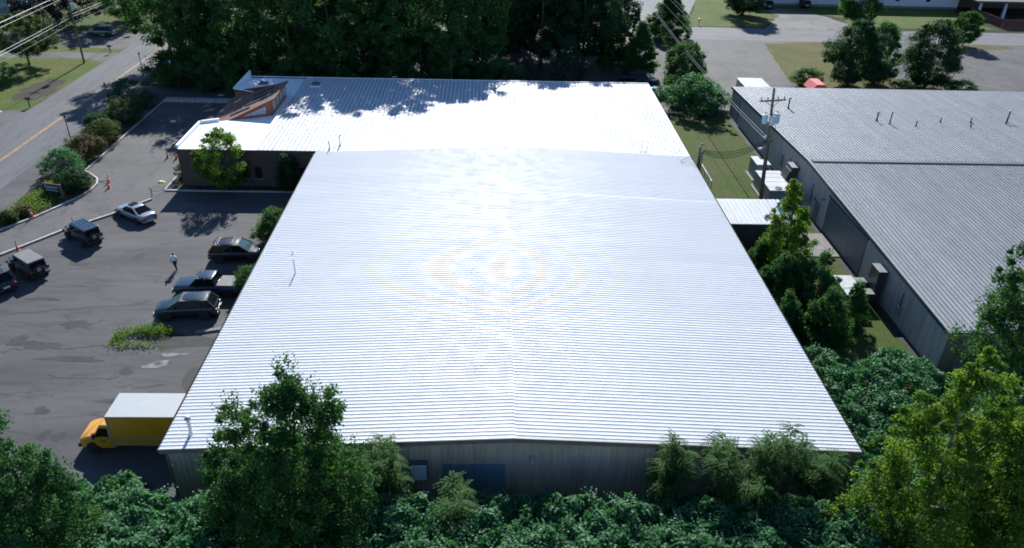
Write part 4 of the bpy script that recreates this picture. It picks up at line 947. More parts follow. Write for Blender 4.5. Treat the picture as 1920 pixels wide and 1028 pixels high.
    MB().box(L2-.06, L2+.05, -W*.84, W*.84, zb+.02, zb+.24).build("bumper", MAT[P.get('bumper', P['paint'])], t, bevel=.03)
    MB().box(-L2-.06, -L2+.06, -W*.84, W*.84, zb+.08, zb+.30).build("bumper", MAT[P.get('bumper', P['paint'])], t, bevel=.03)
    MB().box(-L2-.075, -L2-.062, -.26, .26, zb+.34 if P.get('suvplate') else zb+.12, zb+.50 if P.get('suvplate') else zb+.27).build("licence_plate", MAT["plate_white"], t)
    MB().box(L2-.03, L2+.012, -W*.52, W*.52, P['deck'][-1][1]-.24, P['deck'][-1][1]-.08).build("grille", MAT["plastic_black"], t)
    return t
COUPE = dict(paint="paint_silver", L=4.75, W=1.81, H=1.42, belt=.90, clear=.20, rw=.32, axles=(1.42,-1.30), cabin=(-1.72,-.80,.25,1.05), wt=.68, wb=.88, split=[.40], sunroof=1, handles=[-.35],
    deck=[(-2.37,.80,.80),(-2.25,.93,.92),(-1.75,.96,.98),(-1.0,.93,1.0),(.6,.93,1.0),(1.1,.91,.99),(1.8,.82,.95),(2.2,.74,.88),(2.37,.66,.76)])
def suv(paint_, L_=4.75, H=1.74, rails=1, wt=.76): 
    h = L_/2
    return dict(paint=paint_, L=L_, W=1.90, H=H, belt=1.10, clear=.26, rw=.37, axles=(h-.93,-h+.98), cabin=(-h+.10,-h+.62,.30,1.28), wt=wt, wb=.93, crown=1.7, split=[.27,.60], rails=rails, handles=[-.1,-1.05], suvplate=1, chrome=1,
        deck=[(-h,.94,.84),(-h+.10,1.10,.94),(-1.2,1.13,1.0),(.5,1.12,1.0),(1.1,1.10,.99),(h-.62,1.04,.96),(h-.2,.95,.88),(h,.78,.74)])
car("coupe", "silver coupe with sunroof nosed up to the long curb", (-34.85,69.5,0), R(145.5), COUPE)
car("sport_utility_car", "black wagon with silver roof rails parked nose-in beside the tall bush", (-22.6,61.5,0), R(2), suv("paint_black", 4.8, 1.78, 2))
car("sport_utility_car", "dark blue rounded wagon beside the pickup", (-24.0,52.35,0), R(185), suv("paint_blueblack", 4.85, 1.72, 0, .73))
car("sport_utility_car", "dark wagon with chrome rear trim next to the grey-topped off-roader", (-41.55,56.55,0), R(143), suv("paint_jeep", 4.8, 1.74, 0))
car("sport_utility_car", "grey-green wagon parked on the shaded driveway across the road", (-68.6,140.6,0), R(178), suv("paint_teal", 4.6, 1.72, 1))
car("sport_utility_car", "dark wagon in the shade behind the wing nearest the trees", (22.3,118.0,0), R(160), suv("paint_black", 4.8, 1.75, 1))
car("sport_utility_car", "second shaded dark wagon beside the sky-blue car", (23.2,114.4,0), R(160), suv("paint_blueblack", 4.7, 1.7, 0))
HB = dict(COUPE); HB.update(paint="paint_skyblue", sunroof=0, H=1.45)
car("small_car", "sky-blue small car just past the white roof corner", (24.2,110.9,0), R(-20), HB)
car("parked_car", "dark car parked before the pale house across the street", (60.8,178.0-1.6,0), R(92), suv("paint_black", 4.8, 1.75, 0))
car("parked_car", "dark car parked on the gravel by the pale house", (69.8,178.2,0), R(92), suv("paint_black", 4.6, 1.6, 0))

def offroader(name, label, loc, rz, pt, top, group=None):
    t = thing(name, label, "car", loc, rz, group); pm_ = MAT[pt]; W, L2 = .80, 2.0
    b = MB().box(-1.98, .95, -W, W, .52, 1.12); b.hexa([(.95,-W*.92,.55),(2.0,-W*.78,.58),(2.0,W*.78,.58),(.95,W*.92,.55)], [(.95,-W*.92,1.10),(2.0,-W*.78,1.04),(2.0,W*.78,1.04),(.95,W*.92,1.10)])
    b.build("body", pm_, t, bevel=.04)
    for s in (-1, 1):
        for x in (1.28, -1.22):
            ya, yb = sorted((s*(W-.02), s*(W+.16))); m = MB(); 
            pts = [(x-.58,.70),(x-.42,1.00),(x+.42,1.00),(x+.62,.66),(x+.56,.66),(x+.39,.94),(x-.39,.94),(x-.52,.70)]
            m.extr(pts, 'y', ya, yb).build("fender", MAT["plastic_black"], t)
            wheel(t, x, s*(W+.02), .39, .26, s)
        MB().box(2.0, 2.03, s*.42-.10, s*.42+.10, .82, 1.0).build("headlight", MAT["lamp_clear"], t, bevel=.03)
        MB().box(-2.03, -1.975, s*.68-.08, s*.68+.08, .80, 1.0).build("taillight", MAT["lamp_red"], t)
        yy = sorted((s*(W+.01), s*(W+.22))); MB().box(.62, .74, yy[0], yy[1], 1.16, 1.36).build("mirror", MAT["plastic_black"], t)
        yy = sorted((s*(W*.93), s*(W*.93+.012)))
        for xa, xb in ((-.05,.62),(-.95,-.12),(-1.86,-1.05)): 
            if top == "soft_top" and xb < -1: continue
            MB().hexa([(xa,yy[0],1.16),(xb,yy[0],1.16),(xb,yy[1],1.16),(xa,yy[1],1.16)], [(xa,yy[0]-s*.06,1.62),(xb-.12 if xb > .5 else xb,yy[0]-s*.06,1.62),(xb-.12 if xb > .5 else xb,yy[1]-s*.06,1.62),(xa,yy[1]-s*.06,1.62)]).build("side_window", MAT["car_glass"], t)
        MB().box(-.30, -.12, min(s*W, s*(W+.03)), max(s*W, s*(W+.03)), .98, 1.02).build("door_handle", MAT["plastic_black"], t)
    MB().hexa([(-1.95,-W*.92,1.121),(.86,-W*.92,1.121),(.86,W*.92,1.121),(-1.95,W*.92,1.121)], [(-1.9,-W*.84,1.72),(.62,-W*.84,1.72),(.62,W*.84,1.72),(-1.9,W*.84,1.72)]).build("cabin", MAT["plastic_black"] if top != "soft_top" else MAT["plastic_black"], t)
    MB().hexa([(.885,-W*.86,1.15),(.895,W*.86,1.15),(.90,W*.86,1.15),(.90,-W*.86,1.15)] if False else [(.875,-W*.86,1.15),(.895,-W*.86,1.15),(.895,W*.86,1.15),(.875,W*.86,1.15)], [(.65,-W*.80,1.68),(.67,-W*.80,1.68),(.67,W*.80,1.68),(.65,W*.80,1.68)]).build("windshield", MAT["windshield_glass"], t)
    rf = MB().hexa([(-1.98,-W*.90,1.70),(.70,-W*.88,1.70),(.70,W*.88,1.70),(-1.98,W*.90,1.70)], [(-1.96,-W*.86,1.82),(.68,-W*.84,1.80),(.68,W*.84,1.80),(-1.96,W*.86,1.82)]).build("roof", MAT[top], t, bevel=.04)
    if top != "soft_top":
        for k in range(4): MB().box(-1.85, .55, -.52+k*.33, -.47+k*.33, 1.823, 1.84).build("roof_rib", MAT[top], rf)
    MB().hexa([(-1.985,-W*.72,1.2),(-1.97,-W*.72,1.2),(-1.97,W*.72,1.2),(-1.985,W*.72,1.2)], [(-1.975,-W*.72,1.62),(-1.955,-W*.72,1.62),(-1.955,W*.72,1.62),(-1.975,W*.72,1.62)]).build("rear_window", MAT["car_glass"], t)
    sp = bpy.data.objects.new("spare_wheel", MB().lathe([(.10,-.13),(.36,-.13),(.39,-.08),(.39,.08),(.36,.13),(.22,.13),(.20,.05),(.05,.05)], (0,0,0), 18, 'x').mesh("spare_wheel", MAT["tyre"])); COL.objects.link(sp); sp.parent = t; sp.location = (-2.14,.05,1.08); sp.rotation_euler = (0,0,math.pi)
    MB().lathe([(.02,.06),(.20,.06),(.20,.10),(.02,.12)], (0,0,0), 14, 'x').build("rim", MAT["rim_alloy"], sp)
    MB().box(2.0, 2.2, -.82, .82, .50, .66).build("bumper", MAT["plastic_black"], t, bevel=.03); MB().box(-2.2, -1.99, -.82, .82, .50, .64).build("bumper", MAT["plastic_black"], t, bevel=.03)
    MB().box(-2.215, -2.202, -.70, -.40, .66, .82).build("licence_plate", MAT["plate_white"], t)
    return t
offroader("off_road_car", "boxy off-road car with dark blue hard top and rear spare wheel", (-37.75,64.7,0), R(143), "paint_jeep", "paint_navy")
offroader("off_road_car", "boxy off-road car with grey soft top and rear spare wheel", (-39.75,58.75,0), R(143), "paint_olive", "soft_top")

# pickup with covered bed
PU = dict(paint="paint_navy", L=5.75, W=1.92, H=1.78, belt=1.08, clear=.30, rw=.39, axles=(1.92,-1.70), cabin=(-.75,-.55,.72,1.38), wt=.74, wb=.90, split=[.45], handles=[.1,-.5],
    deck=[(-2.87,1.08,.96),(-2.80,1.10,.99),(-.9,1.10,1.0),(.8,1.08,1.0),(1.4,1.08,.99),(2.3,1.03,.96),(2.72,.95,.90),(2.87,.82,.80)])
pu = car("pickup_truck", "dark blue pickup with grey bed cover parked beside the rounded wagon", (-23.25,55.7,0), R(179), PU, None, "pickup")
MB().box(-2.80, -.86, -.84, .84, 1.13, 1.175).build("bed_cover", MAT["tonneau"], pu, bevel=.015)
for x in (-2.15, -1.5): MB().box(x-.012, x+.012, -.82, .82, 1.176, 1.184).build("cover_seam", MAT["plastic_black"], pu)
MB().box(-2.90, -2.87, -.80, .80, .62, 1.08).build("tailgate", MAT["paint_navy"], pu)

# yellow box truck backed up to the warehouse
tk = thing("box_truck", "yellow box truck with white cargo roof backed against the warehouse", "truck", (-21.9,37.62,0), R(180))
cab = loft([[(x,-w,.42),(x,-w,zt-.12),(x,-w*.86,zt),(x,w*.86,zt),(x,w,zt-.12),(x,w,.42)] for x, w, zt in ((1.30,1.0,1.32),(2.30,1.0,1.32),(2.75,.98,1.24),(3.25,.94,1.10),(3.48,.86,.98))]).build("hood", MAT["paint_yellow"], tk, True); cab.modifiers.new("edge",'EDGE_SPLIT').split_angle = R(40)
MB().hexa([(1.30,-.99,1.30),(2.52,-.99,1.30),(2.52,.99,1.30),(1.30,.99,1.30)], [(1.30,-.86,2.12),(1.98,-.84,2.12),(1.98,.84,2.12),(1.30,.86,2.12)]).build("cab", MAT["paint_yellow"], tk, bevel=.06)
MB().hexa([(2.545,-.90,1.36),(2.56,-.90,1.36),(2.56,.90,1.36),(2.545,.90,1.36)], [(2.05,-.78,2.02),(2.065,-.78,2.02),(2.065,.78,2.02),(2.05,.78,2.02)]).build("windshield", MAT["car_glass"], tk)
for s in (-1, 1):
    y = s*1.0
    MB().hexa([(1.55,y-.012,1.36),(2.36,y-.012,1.36),(2.36,y+.012,1.36),(1.55,y+.012,1.36)], [(1.55,y-s*.10-.012,1.92),(2.05,y-s*.10-.012,1.92),(2.05,y-s*.10+.012,1.92),(1.55,y-s*.10+.012,1.92)]).build("side_window", MAT["car_glass"], tk)
    ya, yb = sorted((s*1.003, s*1.016)); dr = MB().box(1.47, 2.42, ya, yb, .55, 1.32).build("door", MAT["paint_yellow"], tk)
    ya, yb = sorted((s*1.0165, s*1.024)); MB().box(1.75, 2.05, ya, yb, 1.02, 1.06).build("door_print", MAT["plastic_black"], dr); MB().box(1.70, 2.08, ya, yb, .92, .96).build("door_print", MAT["plastic_black"], dr); MB().box(1.52, 1.62, ya, yb, 1.18, 1.22).build("door_handle", MAT["plastic_black"], dr)
    ya, yb = sorted((s*1.04, s*1.26)); MB().box(2.30, 2.42, ya, yb, 1.32, 1.72).build("mirror", MAT["plastic_black"], tk, bevel=.02)
    MB().box(3.40, 3.50, s*.68-.16, s*.68+.16, .72, .88).build("headlight", MAT["lamp_clear"], tk)
    MB().lathe([(.01,-.01),(.46,-.01),(.46,.01),(.01,.01)], (2.62, s*.995, .42), 20, 'y').build("wheel_arch", MAT["plastic_black"], tk)
    wheel(tk, 2.62, s*.92, .38, .24, s); wheel(tk, -1.35, s*.86, .38, .40, s)
    ya, yb = sorted((s*1.12, s*1.135))
    for z in (1.30, .86): MB().box(-3.0, 1.30, ya, yb, z, z+.07).build("side_rail", MAT["box_rail"], tk)
    MB().box(-1.7, -1.58, ya, yb+.01*s if s > 0 else yb, 1.02, 1.12).build("marker_lamp", MAT["plastic_black"], tk)
MB().box(3.42, 3.62, -.92, .92, .40, .66).build("bumper", MAT["plastic_black"], tk, bevel=.04)
MB().box(3.46, 3.51, -.52, .52, .70, .92).build("grille", MAT["plastic_black"], tk)
MB().box(-3.0, 1.9, -.45, .45, .45, .66).build("chassis", MAT["plastic_black"], tk)
bx = MB().box(-3.05, 1.32, -1.12, 1.12, .72, 3.0).build("cargo_box", MAT["paint_yellow"], tk)
MB().box(-3.07, 1.34, -1.14, 1.14, 3.003, 3.06).build("box_top", MAT["box_roof"], bx, bevel=.02)
for x in (-3.06, 1.24):
    for s in (-1, 1): ya, yb = sorted((s*1.09, s*1.142)); MB().box(x, x+.10, ya, yb, .70, 3.0).build("corner_post", MAT["box_rail"], bx)
MB().box(1.322, 1.335, -1.05, 1.05, 2.3, 2.95).build("front_panel", MAT["box_rail"], bx)

# white trailer and red shelter behind the grey building
tr = thing("cargo_trailer", "white cargo trailer parked behind the grey building", "trailer", (38.1,109.3,0), 0)
MB().box(-1.8, 1.8, -2.6, 2.6, .55, 2.75).build("cargo_box", MAT["unit_top"], tr, bevel=.05)
MB().box(-1.75, 1.75, -2.55, 2.55, 2.755, 2.79).build("box_top", MAT["box_roof"], tr)
for x in (-1.5, 1.5):
    for y in (-.5, .5): wheel(tr, x, y, .36, .22, 1).rotation_euler = (0,0,0)
sh = thing("red_shelter", "small shed with red gable roof behind the grey building", "shed", (47.6,110.2,0), 0)
MB().box(-1.1, 1.1, -1.4, 1.4, 0, 2.0).build("wall", MAT["dark_siding"], sh)
MB().extr([(-1.3,1.95),(1.3,1.95),(.6,2.9),(-.6,2.9)], 'y', -1.6, 1.6).build("roof", MAT["red_paint"], sh)
MB().box(-.45, .45, -1.43, -1.405, .05, 1.8).build("door", MAT["fence_wood"], sh)
# ------------------------------------------------------------------ person walking
def person():
    t = thing("person", "person in white shirt and dark trousers walking across the lot", "person", (-27.4,59.25,0), R(-12))
    def skin(name, joints, edges, mat, root=0, sub=1):
        me = bpy.data.meshes.new(name); me.from_pydata([j[0] for j in joints], edges, []); me.materials.append(MAT[mat])
        o = link(name, me, t); m = o.modifiers.new("skin", 'SKIN'); m.use_smooth_shade = True
        for i, j in enumerate(joints):
            me.skin_vertices[0].data[i].radius = (j[1], j[1] if len(j) < 3 else j[2]); me.skin_vertices[0].data[i].use_root = (i == root)
        s_ = o.modifiers.new("smooth", 'SUBSURF'); s_.levels = s_.render_levels = sub
        return o
    plain("skin_tone", (.16,.085,.055), .6); plain("shirt_white", (.72,.74,.78), .8); plain("trousers_dark", (.014,.014,.018), .8); plain("hair_dark", (.012,.010,.010), .7); plain("shoe_white", (.55,.55,.55), .6)
    J = [((0,0,.94),.13,.10),((0,0,1.15),.13,.09),((0,-.01,1.38),.16,.10),((0,-.01,1.47),.055),((0,-.03,1.56),.065),((0,-.04,1.66),.085,.095),((0,-.03,1.74),.055),
         ((.19,-.01,1.40),.055),((.25,.05,1.14),.043),((.26,-.06,.92),.034),((-.19,-.01,1.40),.055),((-.25,-.05,1.14),.043),((-.25,-.16,.94),.034),
         ((.10,0,.86),.085),((.11,-.16,.50),.062),((.11,-.02,.10),.042),((.11,-.17,.05),.035),((-.10,0,.86),.085),((-.10,.05,.50),.062),((-.10,.28,.14),.042),((-.10,.20,.05),.035)]
    E_ = [(0,1),(1,2),(2,3),(3,4),(4,5),(5,6),(2,7),(7,8),(8,9),(2,10),(10,11),(11,12),(0,13),(13,14),(14,15),(15,16),(0,17),(17,18),(18,19),(19,20)]
    skin("body", J, E_, "skin_tone")
    skin("shirt", [((0,0,.90),.175,.125),((0,0,1.15),.165,.115),((0,-.01,1.38),.18,.115),((0,-.01,1.46),.085),((.19,-.01,1.40),.085),((.245,.04,1.18),.07),((-.19,-.01,1.40),.085),((-.245,-.04,1.18),.07)], [(0,1),(1,2),(2,3),(2,4),(4,5),(2,6),(6,7)], "shirt_white")
    skin("trousers", [((0,0,.92),.155,.115),((.10,0,.84),.105),((.11,-.16,.50),.085),((.11,-.03,.11),.065),((-.10,0,.84),.105),((-.10,.05,.50),.085),((-.10,.27,.17),.065)], [(0,1),(1,2),(2,3),(0,4),(4,5),(5,6)], "trousers_dark")
    skin("hair", [((0,-.01,1.70),.092,.098),((0,-.015,1.745),.078,.082)], [(0,1)], "hair_dark")
    for x, y in ((.11,-.10),(-.10,.24)): MB().hexa([(x-.05,y-.16,.005),(x+.05,y-.16,.005),(x+.045,y+.10,.005),(x-.045,y+.10,.005)], [(x-.04,y-.13,.06),(x+.04,y-.13,.06),(x+.04,y+.09,.11),(x-.04,y+.09,.11)]).build("shoe", MAT["shoe_white"], t, bevel=.015)
    for s, b in ((1,(.26,-.06,.92)),(-1,(-.25,-.16,.94))):        # five fingers on each hand
        pts = [(b, .030)]; ed = []
        pts.append(((b[0],b[1]-.02,b[2]-.07),.034)); ed.append((0,1))
        for k in range(4):
            o = len(pts); yy = b[1]-.05+.022*k; ln = (.055,.07,.075,.06)[k]
            pts += [((b[0]-s*.004,yy,b[2]-.10),.010),((b[0]-s*.015,yy-.006,b[2]-.10-ln),.008)]; ed += [(1,o),(o,o+1)]
        o = len(pts); pts += [((b[0]-s*.02,b[1]-.06,b[2]-.07),.010),((b[0]-s*.03,b[1]-.085,b[2]-.10),.009)]; ed += [(1,o),(o,o+1)]
        skin("hand", pts, ed, "skin_tone")
    MB().tube([(0,-.125,1.645),(0,-.155,1.62)], [.012,.016], 6).build("nose", MAT["skin_tone"], t)
    for s in (-1, 1):
        MB().lathe([(.002,-.02),(.02,-.012),(.02,.012),(.002,.02)], (s*.09,-.03,1.64), 8, 'x').build("ear", MAT["skin_tone"], t); MB().lathe([(.002,-.012),(.011,0),(.002,.012)], (s*.035,-.128,1.665), 8, 'y').build("eye", MAT["hair_dark"], t)
    MB().box(-.025, .025, -.133, -.120, 1.585, 1.595).build("mouth", MAT["trousers_dark"], t)
person()

# ------------------------------------------------------------------ cones, tapes, sign, bin, boxes
def cone(label, x, y, z=0, tilt=0, h=.72, group=None, mast=False):
    t = thing("traffic_cone", label, "cone", (x, y, z), rnd.uniform(0, 3), group); t.rotation_euler[0] = tilt
    MB().box(-.18, .18, -.18, .18, .005, .045).build("base", MAT["cone_orange"], t, bevel=.015)
    MB().lathe([(.145,.046),(.11,.046+(h-.05)*.28)], (0,0,0), 14).build("body", MAT["cone_orange"], t, True)
    MB().lathe([(.1099,.0465+(h-.05)*.281),(.083,.046+(h-.05)*.50)], (0,0,0), 14).build("collar", MAT["cone_white"], t, True)
    MB().lathe([(.0829,.0465+(h-.05)*.501),(.066,.046+(h-.05)*.64)], (0,0,0), 14).build("body", MAT["cone_orange"], t, True)
    MB().lathe([(.0659,.0465+(h-.05)*.641),(.053,.046+(h-.05)*.76)], (0,0,0), 14).build("collar", MAT["cone_white"], t, True)
    MB().lathe([(.0529,.0465+(h-.05)*.761),(.028,h-.02),(.015,h)], (0,0,0), 14).build("tip", MAT["cone_orange"], t, True)
    return t
cone("orange cone tied to the tape by the rounded curb end", -41.0, 77.7, h=.95); cone("orange cone standing nearest the rounded curb below the taped cone", -40.4, 76.3, h=.9)
cone("orange and white cone on the curb by the small round shrub", -44.75, 69.1, .13, 0, .95); cone("orange cone on the long curb before the hard-top off-roader", -39.9, 67.3, .13, 0, .95)
cone("red cone on the curb in front of the grey-topped off-roader", -42.6, 62.3, .13, 0, 1.0)
for lab, x, y in (("red cone at the brick corner, nearest the small evergreen", -36.2,84.6),("red cone left of two others near the brick corner",-37.3,84.9),("red cone behind two others near the brick corner",-36.9,86.9)): cone(lab, x, y, h=.95)
for k, (x, y) in enumerate(((-43.6,104.1),(-42.2,104.2),(-40.7,104.3),(-38.2,104.4))): cone("red cone holding tape along the pale sidewalk", x, y, 0, 0, .9, "cones along the sidewalk tape")
def strap(name, label, cat, pts, mat, r_=.018, sag=.1, group=None, n=10):
    m = MB()
    for a, b in zip(pts[:-1], pts[1:]):
        a, b = Vector(a), Vector(b); q = [a.lerp(b, k/n) - Vector((0,0,sag*4*(k/n)*(1-k/n))) for k in range(n+1)]; m.tube(q, r_, 4)
    return tag(m.build(name, MAT[mat]), label, cat, group)
strap("barrier_tape", "dark barrier tape strung between the cones by the sidewalk", "tape", [(-45,104.2,.85),(-43.6,104.1,.8),(-42.2,104.2,.8),(-40.7,104.3,.8),(-38.2,104.4,.8),(-35.5,104.5,.7)], "plastic_black", .03, .06)
strap("barrier_chain", "chain lying from the rounded curb to a cone", "chain", [(-42.6,79.0,.16),(-42.2,77.9,.05),(-41.0,77.7,.25)], "plastic_black", .03, .03)
ph = thing("hydrant_post", "little post with yellow top at the end of the long curb", "post", (-35.2,74.5,0))
MB().tube([(0,0,0),(0,0,.75)], .05, 8).build("post", MAT["concrete"], ph); MB().lathe([(.09,.0),(.10,.08),(.06,.16),(.02,.2)], (0,0,.75), 10).build("cap", MAT["yellow_cloth"], ph)
strap("barrier_chain", "chain hanging between the curb-end post and the bed corner", "chain", [(-35.2,74.5,.6),(-34.3,75.8,.35)], "plastic_black", .025, .2)
m = MB(); rr = random.Random(5)
pts = [(-35.55+.42*math.cos(a)*rr.uniform(.7,1.2), 78.0+.3*math.sin(a)*rr.uniform(.7,1.2)) for a in [k*math.pi/6 for k in range(12)]]
m.add([(x,y,.008) for x,y in pts] + [(-35.55+(x+35.55)*.55, 78+(y-78)*.55, .10+rr.uniform(0,.08)) for x,y in pts] + [(-35.5,78,.09)], [(i,(i+1)%12,12+(i+1)%12,12+i) for i in range(12)] + [(12+i,12+(i+1)%12,24) for i in range(12)])
tag(m.build("yellow_tarp", MAT["yellow_cloth"], None, True), "crumpled yellow tarp on the asphalt near the wing corner", "tarp")
sg = thing("business_sign", "black business sign with pale lettering in the planting bed", "sign", (-44.9,73.9,.05), R(-14))
MB().box(-1.0, 1.0, -.09, .09, .15, 1.45).build("board", MAT["sign_black"], sg, bevel=.02)
MB().box(1.0, 1.12, -.10, .10, 0, 1.5).build("post", MAT["trim_brown"], sg); MB().box(-1.10, -1.0, -.08, .08, 0, 1.42).build("post", MAT["sign_black"], sg)
fc = bpy.data.curves.new("lettering", 'FONT'); fc.body = "Gearon"; fc.size = .52; fc.extrude = .006; fc.align_x = 'CENTER'
fc.materials.append(MAT["sign_letter"]); ft = bpy.data.objects.new("lettering", fc); COL.objects.link(ft)
fm = bpy.data.meshes.new_from_object(ft.evaluated_get(bpy.context.evaluated_depsgraph_get())); bpy.data.objects.remove(ft)
fo = link("lettering", fm, sg); fo.location = (0,-.10,.98); fo.rotation_euler = (R(90),0,0)
MB().box(-.72, .72, -.105, -.092, .72, .78).build("lettering_line", MAT["sign_letter"], sg)
bn = thing("recycling_bin", "tall blue banner box on a post in the shade of the trees", "bin", (-49.2,118.2,0), .4)
MB().box(-.5, .5, -.4, .4, .75, 2.3).build("box", MAT["bin_blue"], bn, bevel=.06); MB().box(-.55, .55, -.45, .45, 2.3, 2.42).build("lid", MAT["bin_blue"], bn); MB().box(-.3, .3, -.25, .25, 0, .75).build("base", MAT["trim_brown"], bn)
def lamp_post(x, y, label, h=3.9):
    t = thing("lamp_post", label, "lamp", (x, y, 0)); MB().tube([(0,0,0),(0,0,.5),(0,0,h)], [.09,.065,.055], 8).build("pole", MAT["steel_dark"], t); MB().lathe([(.06,0),(.12,.08),(.13,.26),(.05,.36)], (0,0,h), 10).build("lamp_head", MAT["steel_dark"], t); MB().lathe([(.16,0),(.16,.12),(.09,.16)], (0,0,0), 10).build("base", MAT["concrete"], t)
lamp_post(-48.9, 86.8, "thin black lamp post beside the olive and brown shrubs"); lamp_post(-50.9, 101.7, "thin black lamp post at the shaded dark shrubs", 3.2); lamp_post(-52.6, 117.5, "thin black lamp post by the road below the overhanging tree", 3.0)
def mailbox(x, y, label, rz=0):
    t = thing("mailbox", label, "mailbox", (x, y, 0), rz); MB().box(-.06, .06, -.06, .06, -.05, 1.0).build("post", MAT["pole_wood"], t)
    b = MB().extr([(-.14,1.0),(.14,1.0),(.14,1.16),(.10,1.26),(0,1.3),(-.10,1.26),(-.14,1.16)], 'x', -.30, .30).build("box", MAT["mail_black"], t); MB().box(-.04, .04, .142, .155, 1.1, 1.3).build("flag", MAT["red_paint"], b)
mailbox(-61.6, 101.9, "black mailbox on a post at the road edge of the left lawn", 0); mailbox(-62.4, 129.2, "black mailbox between the two driveways", 0); mailbox(41.6, 157.9, "black mailbox on the lawn across the street", 1.57)

# ------------------------------------------------------------------ roof pipes and gear
def pipe(label, x, y, z, h, r_=.08, cap=True, mat="galv", group=None, name="vent_pipe"):
    t = thing(name, label, "vent pipe", (x, y, z), 0, group); MB().tube([(0,0,-.05),(0,0,h)], r_, 9).build("pipe", MAT[mat], t); MB().lathe([(r_*2.2,0),(r_*1.6,.08),(r_*1.05,.16)], (0,0,0), 10).build("flashing", MAT["white_roof"] if mat == "galv" else MAT["seam_grey"], t)
    if cap: MB().lathe([(r_*1.3,-.04),(r_*2.0,.03),(r_*1.9,.14),(r_*1.0,.22),(.01,.24)], (0,0,h), 12).build("cap", MAT["unit_top"], t, True)
def zmain(x): return ZR - abs(x-XR)*SL
pipe("round-capped flue pipe on the white roof above the yellow truck", -16.8, 33.6, zmain(-16.8), 1.05, .09)
pipe("slim bent-top vent pipe on the white roof's parking side", -14.8, 51.4, zmain(-14.8), 1.3, .05, False); pipe("short stub pipe near the bent-top vent on the white roof", -15.7, 54.6, zmain(-15.7), .3, .05, False)
pipe("straight vent pipe on the wing roof at the warehouse joint", -16.9, 77.4, WZ, 1.0, .07, False)
def hooked(label, x, y, z, h=1.15):
    t = thing("gooseneck_pipe", label, "vent pipe", (x, y, z)); MB().tube([(0,0,-.05),(0,0,h*.85),(.05,0,h*.97),(.16,0,h),(.24,0,h*.9)], .05, 7).build("pipe", MAT["galv"], t); MB().lathe([(.14,0),(.07,.12)], (0,0,0), 10).build("flashing", MAT["white_roof"], t)
hooked("gooseneck vent beside the straight pipe on the wing roof", -16.0, 78.6, WZ+.02)
def hatch(label, x, y, z):
    t = thing("roof_ladder", label, "roof rail", (x, y, z))
    for dx in (-.28, .28): MB().tube([(dx,0,-.05),(dx,0,1.15),(dx+(.12 if dx < 0 else -.12),.1,1.25)], .025, 5).build("rail", MAT["trim_brown"], t)
    if True: MB().tube([(-.28,0,.02),(.28,0,.02)], .02, 5).build("rung", MAT["trim_brown"], t)
hatch("pair of bent rails on the wing roof in tree shadow", -11.4, 88.6, WZ+.05); hatch("pair of bent rails on the wing roof near its far edge", 2.9, 95.0, WZ+.1); hatch("pair of bent rails on the wing roof near the service mast", 16.6, 78.0, WZ+.02)
def zg(y): return gtop(y)
for i, (x, y, h, cap, lab) in enumerate(((37.6,93.9,1.2,True,"capped dark pipe on the grey roof nearest the power pole"),(46.8,89.1,1.0,True,"capped dark pipe paired with a taller bare pipe on the grey roof"),(47.9,88.0,1.5,False,"tall bare pipe paired with a capped one on the grey roof"),(50.7,87.2,.7,False,"short pipe just past the tall bare pipe"),(54.6,89.0,.5,False,"tiny pipe alone on the grey roof"),(57.4,87.3,.6,False,"short pipe next to a slightly longer one on the grey roof"),(58.4,89.1,.6,False,"slightly longer pipe behind the short one on the grey roof"),(62.6,88.8,.9,False,"dark pipe beside a taller capped pipe far along the grey roof"),(63.2,89.6,1.2,True,"tall capped pipe far along the grey roof"))):
    pipe(lab, x, y, zg(y), h, .09 if cap else .07, cap, "duct_dark")

# ------------------------------------------------------------------ air conditioning beside the grey building
ac = thing("package_unit", "large green-grey packaged air unit with pale top and two fans", "air conditioner", (30.9,76.6,0))
MB().box(-1.3, 1.4, -2.6, 2.7, .1, 1.75).build("cabinet", MAT["unit_green"], ac, bevel=.03)
tp = MB().box(-1.33, 1.43, -2.63, 2.73, 1.753, 1.80).build("top", MAT["unit_top"], ac)
for y in (-1.7, -.3, .9, 1.9): MB().box(-1.32, 1.42, y-.02, y+.02, 1.802, 1.82).build("top_seam", MAT["galv"], tp)
for x in (-.3, .75): 
    fn = MB().lathe([(.40,0),(.40,.05),(.36,.06),(.34,.01)], (x,-2.1,1.803), 18).build("fan", MAT["duct_dark"], ac); MB().box(x-.35, x+.35, -2.115, -2.085, 1.87, 1.885).build("fan_guard", MAT["galv"], fn)
MB().box(-1.6, 1.5, -2.8, 2.9, -.05, .095).build("base", MAT["concrete"], ac)
a2 = thing("package_unit", "small L-topped green-grey unit behind the large packaged unit", "air conditioner", (30.9,82.1,0))
MB().prism([(-.7,-1.3),(.85,-1.3),(.85,.2),(.1,.2),(.1,1.2),(-.7,1.2)], .05, 1.85).build("cabinet", MAT["unit_green"], a2); MB().prism([(-.73,-1.33),(.88,-1.33),(.88,.23),(.13,.23),(.13,1.23),(-.73,1.23)], 1.853, 1.90).build("top", MAT["unit_top"], a2); MB().box(-1.1, -.75, -1.6, 1.2, -.02, .08).build("base", MAT["concrete"], a2)
MB().box(.1, .7, -1.36, -1.305, .6, 1.5).build("grille", MAT["duct_dark"], a2)
a3 = thing("condenser_unit", "white-topped condenser with rusty fan beside dark ducts", "air conditioner", (30.6,55.2,0))
MB().box(-.8, .75, -1.6, 1.7, .1, 1.5).build("cabinet", MAT["unit_green"], a3, bevel=.03); tp = MB().box(-.83, .78, -1.63, 1.73, 1.503, 1.55).build("top", MAT["unit_top"], a3)
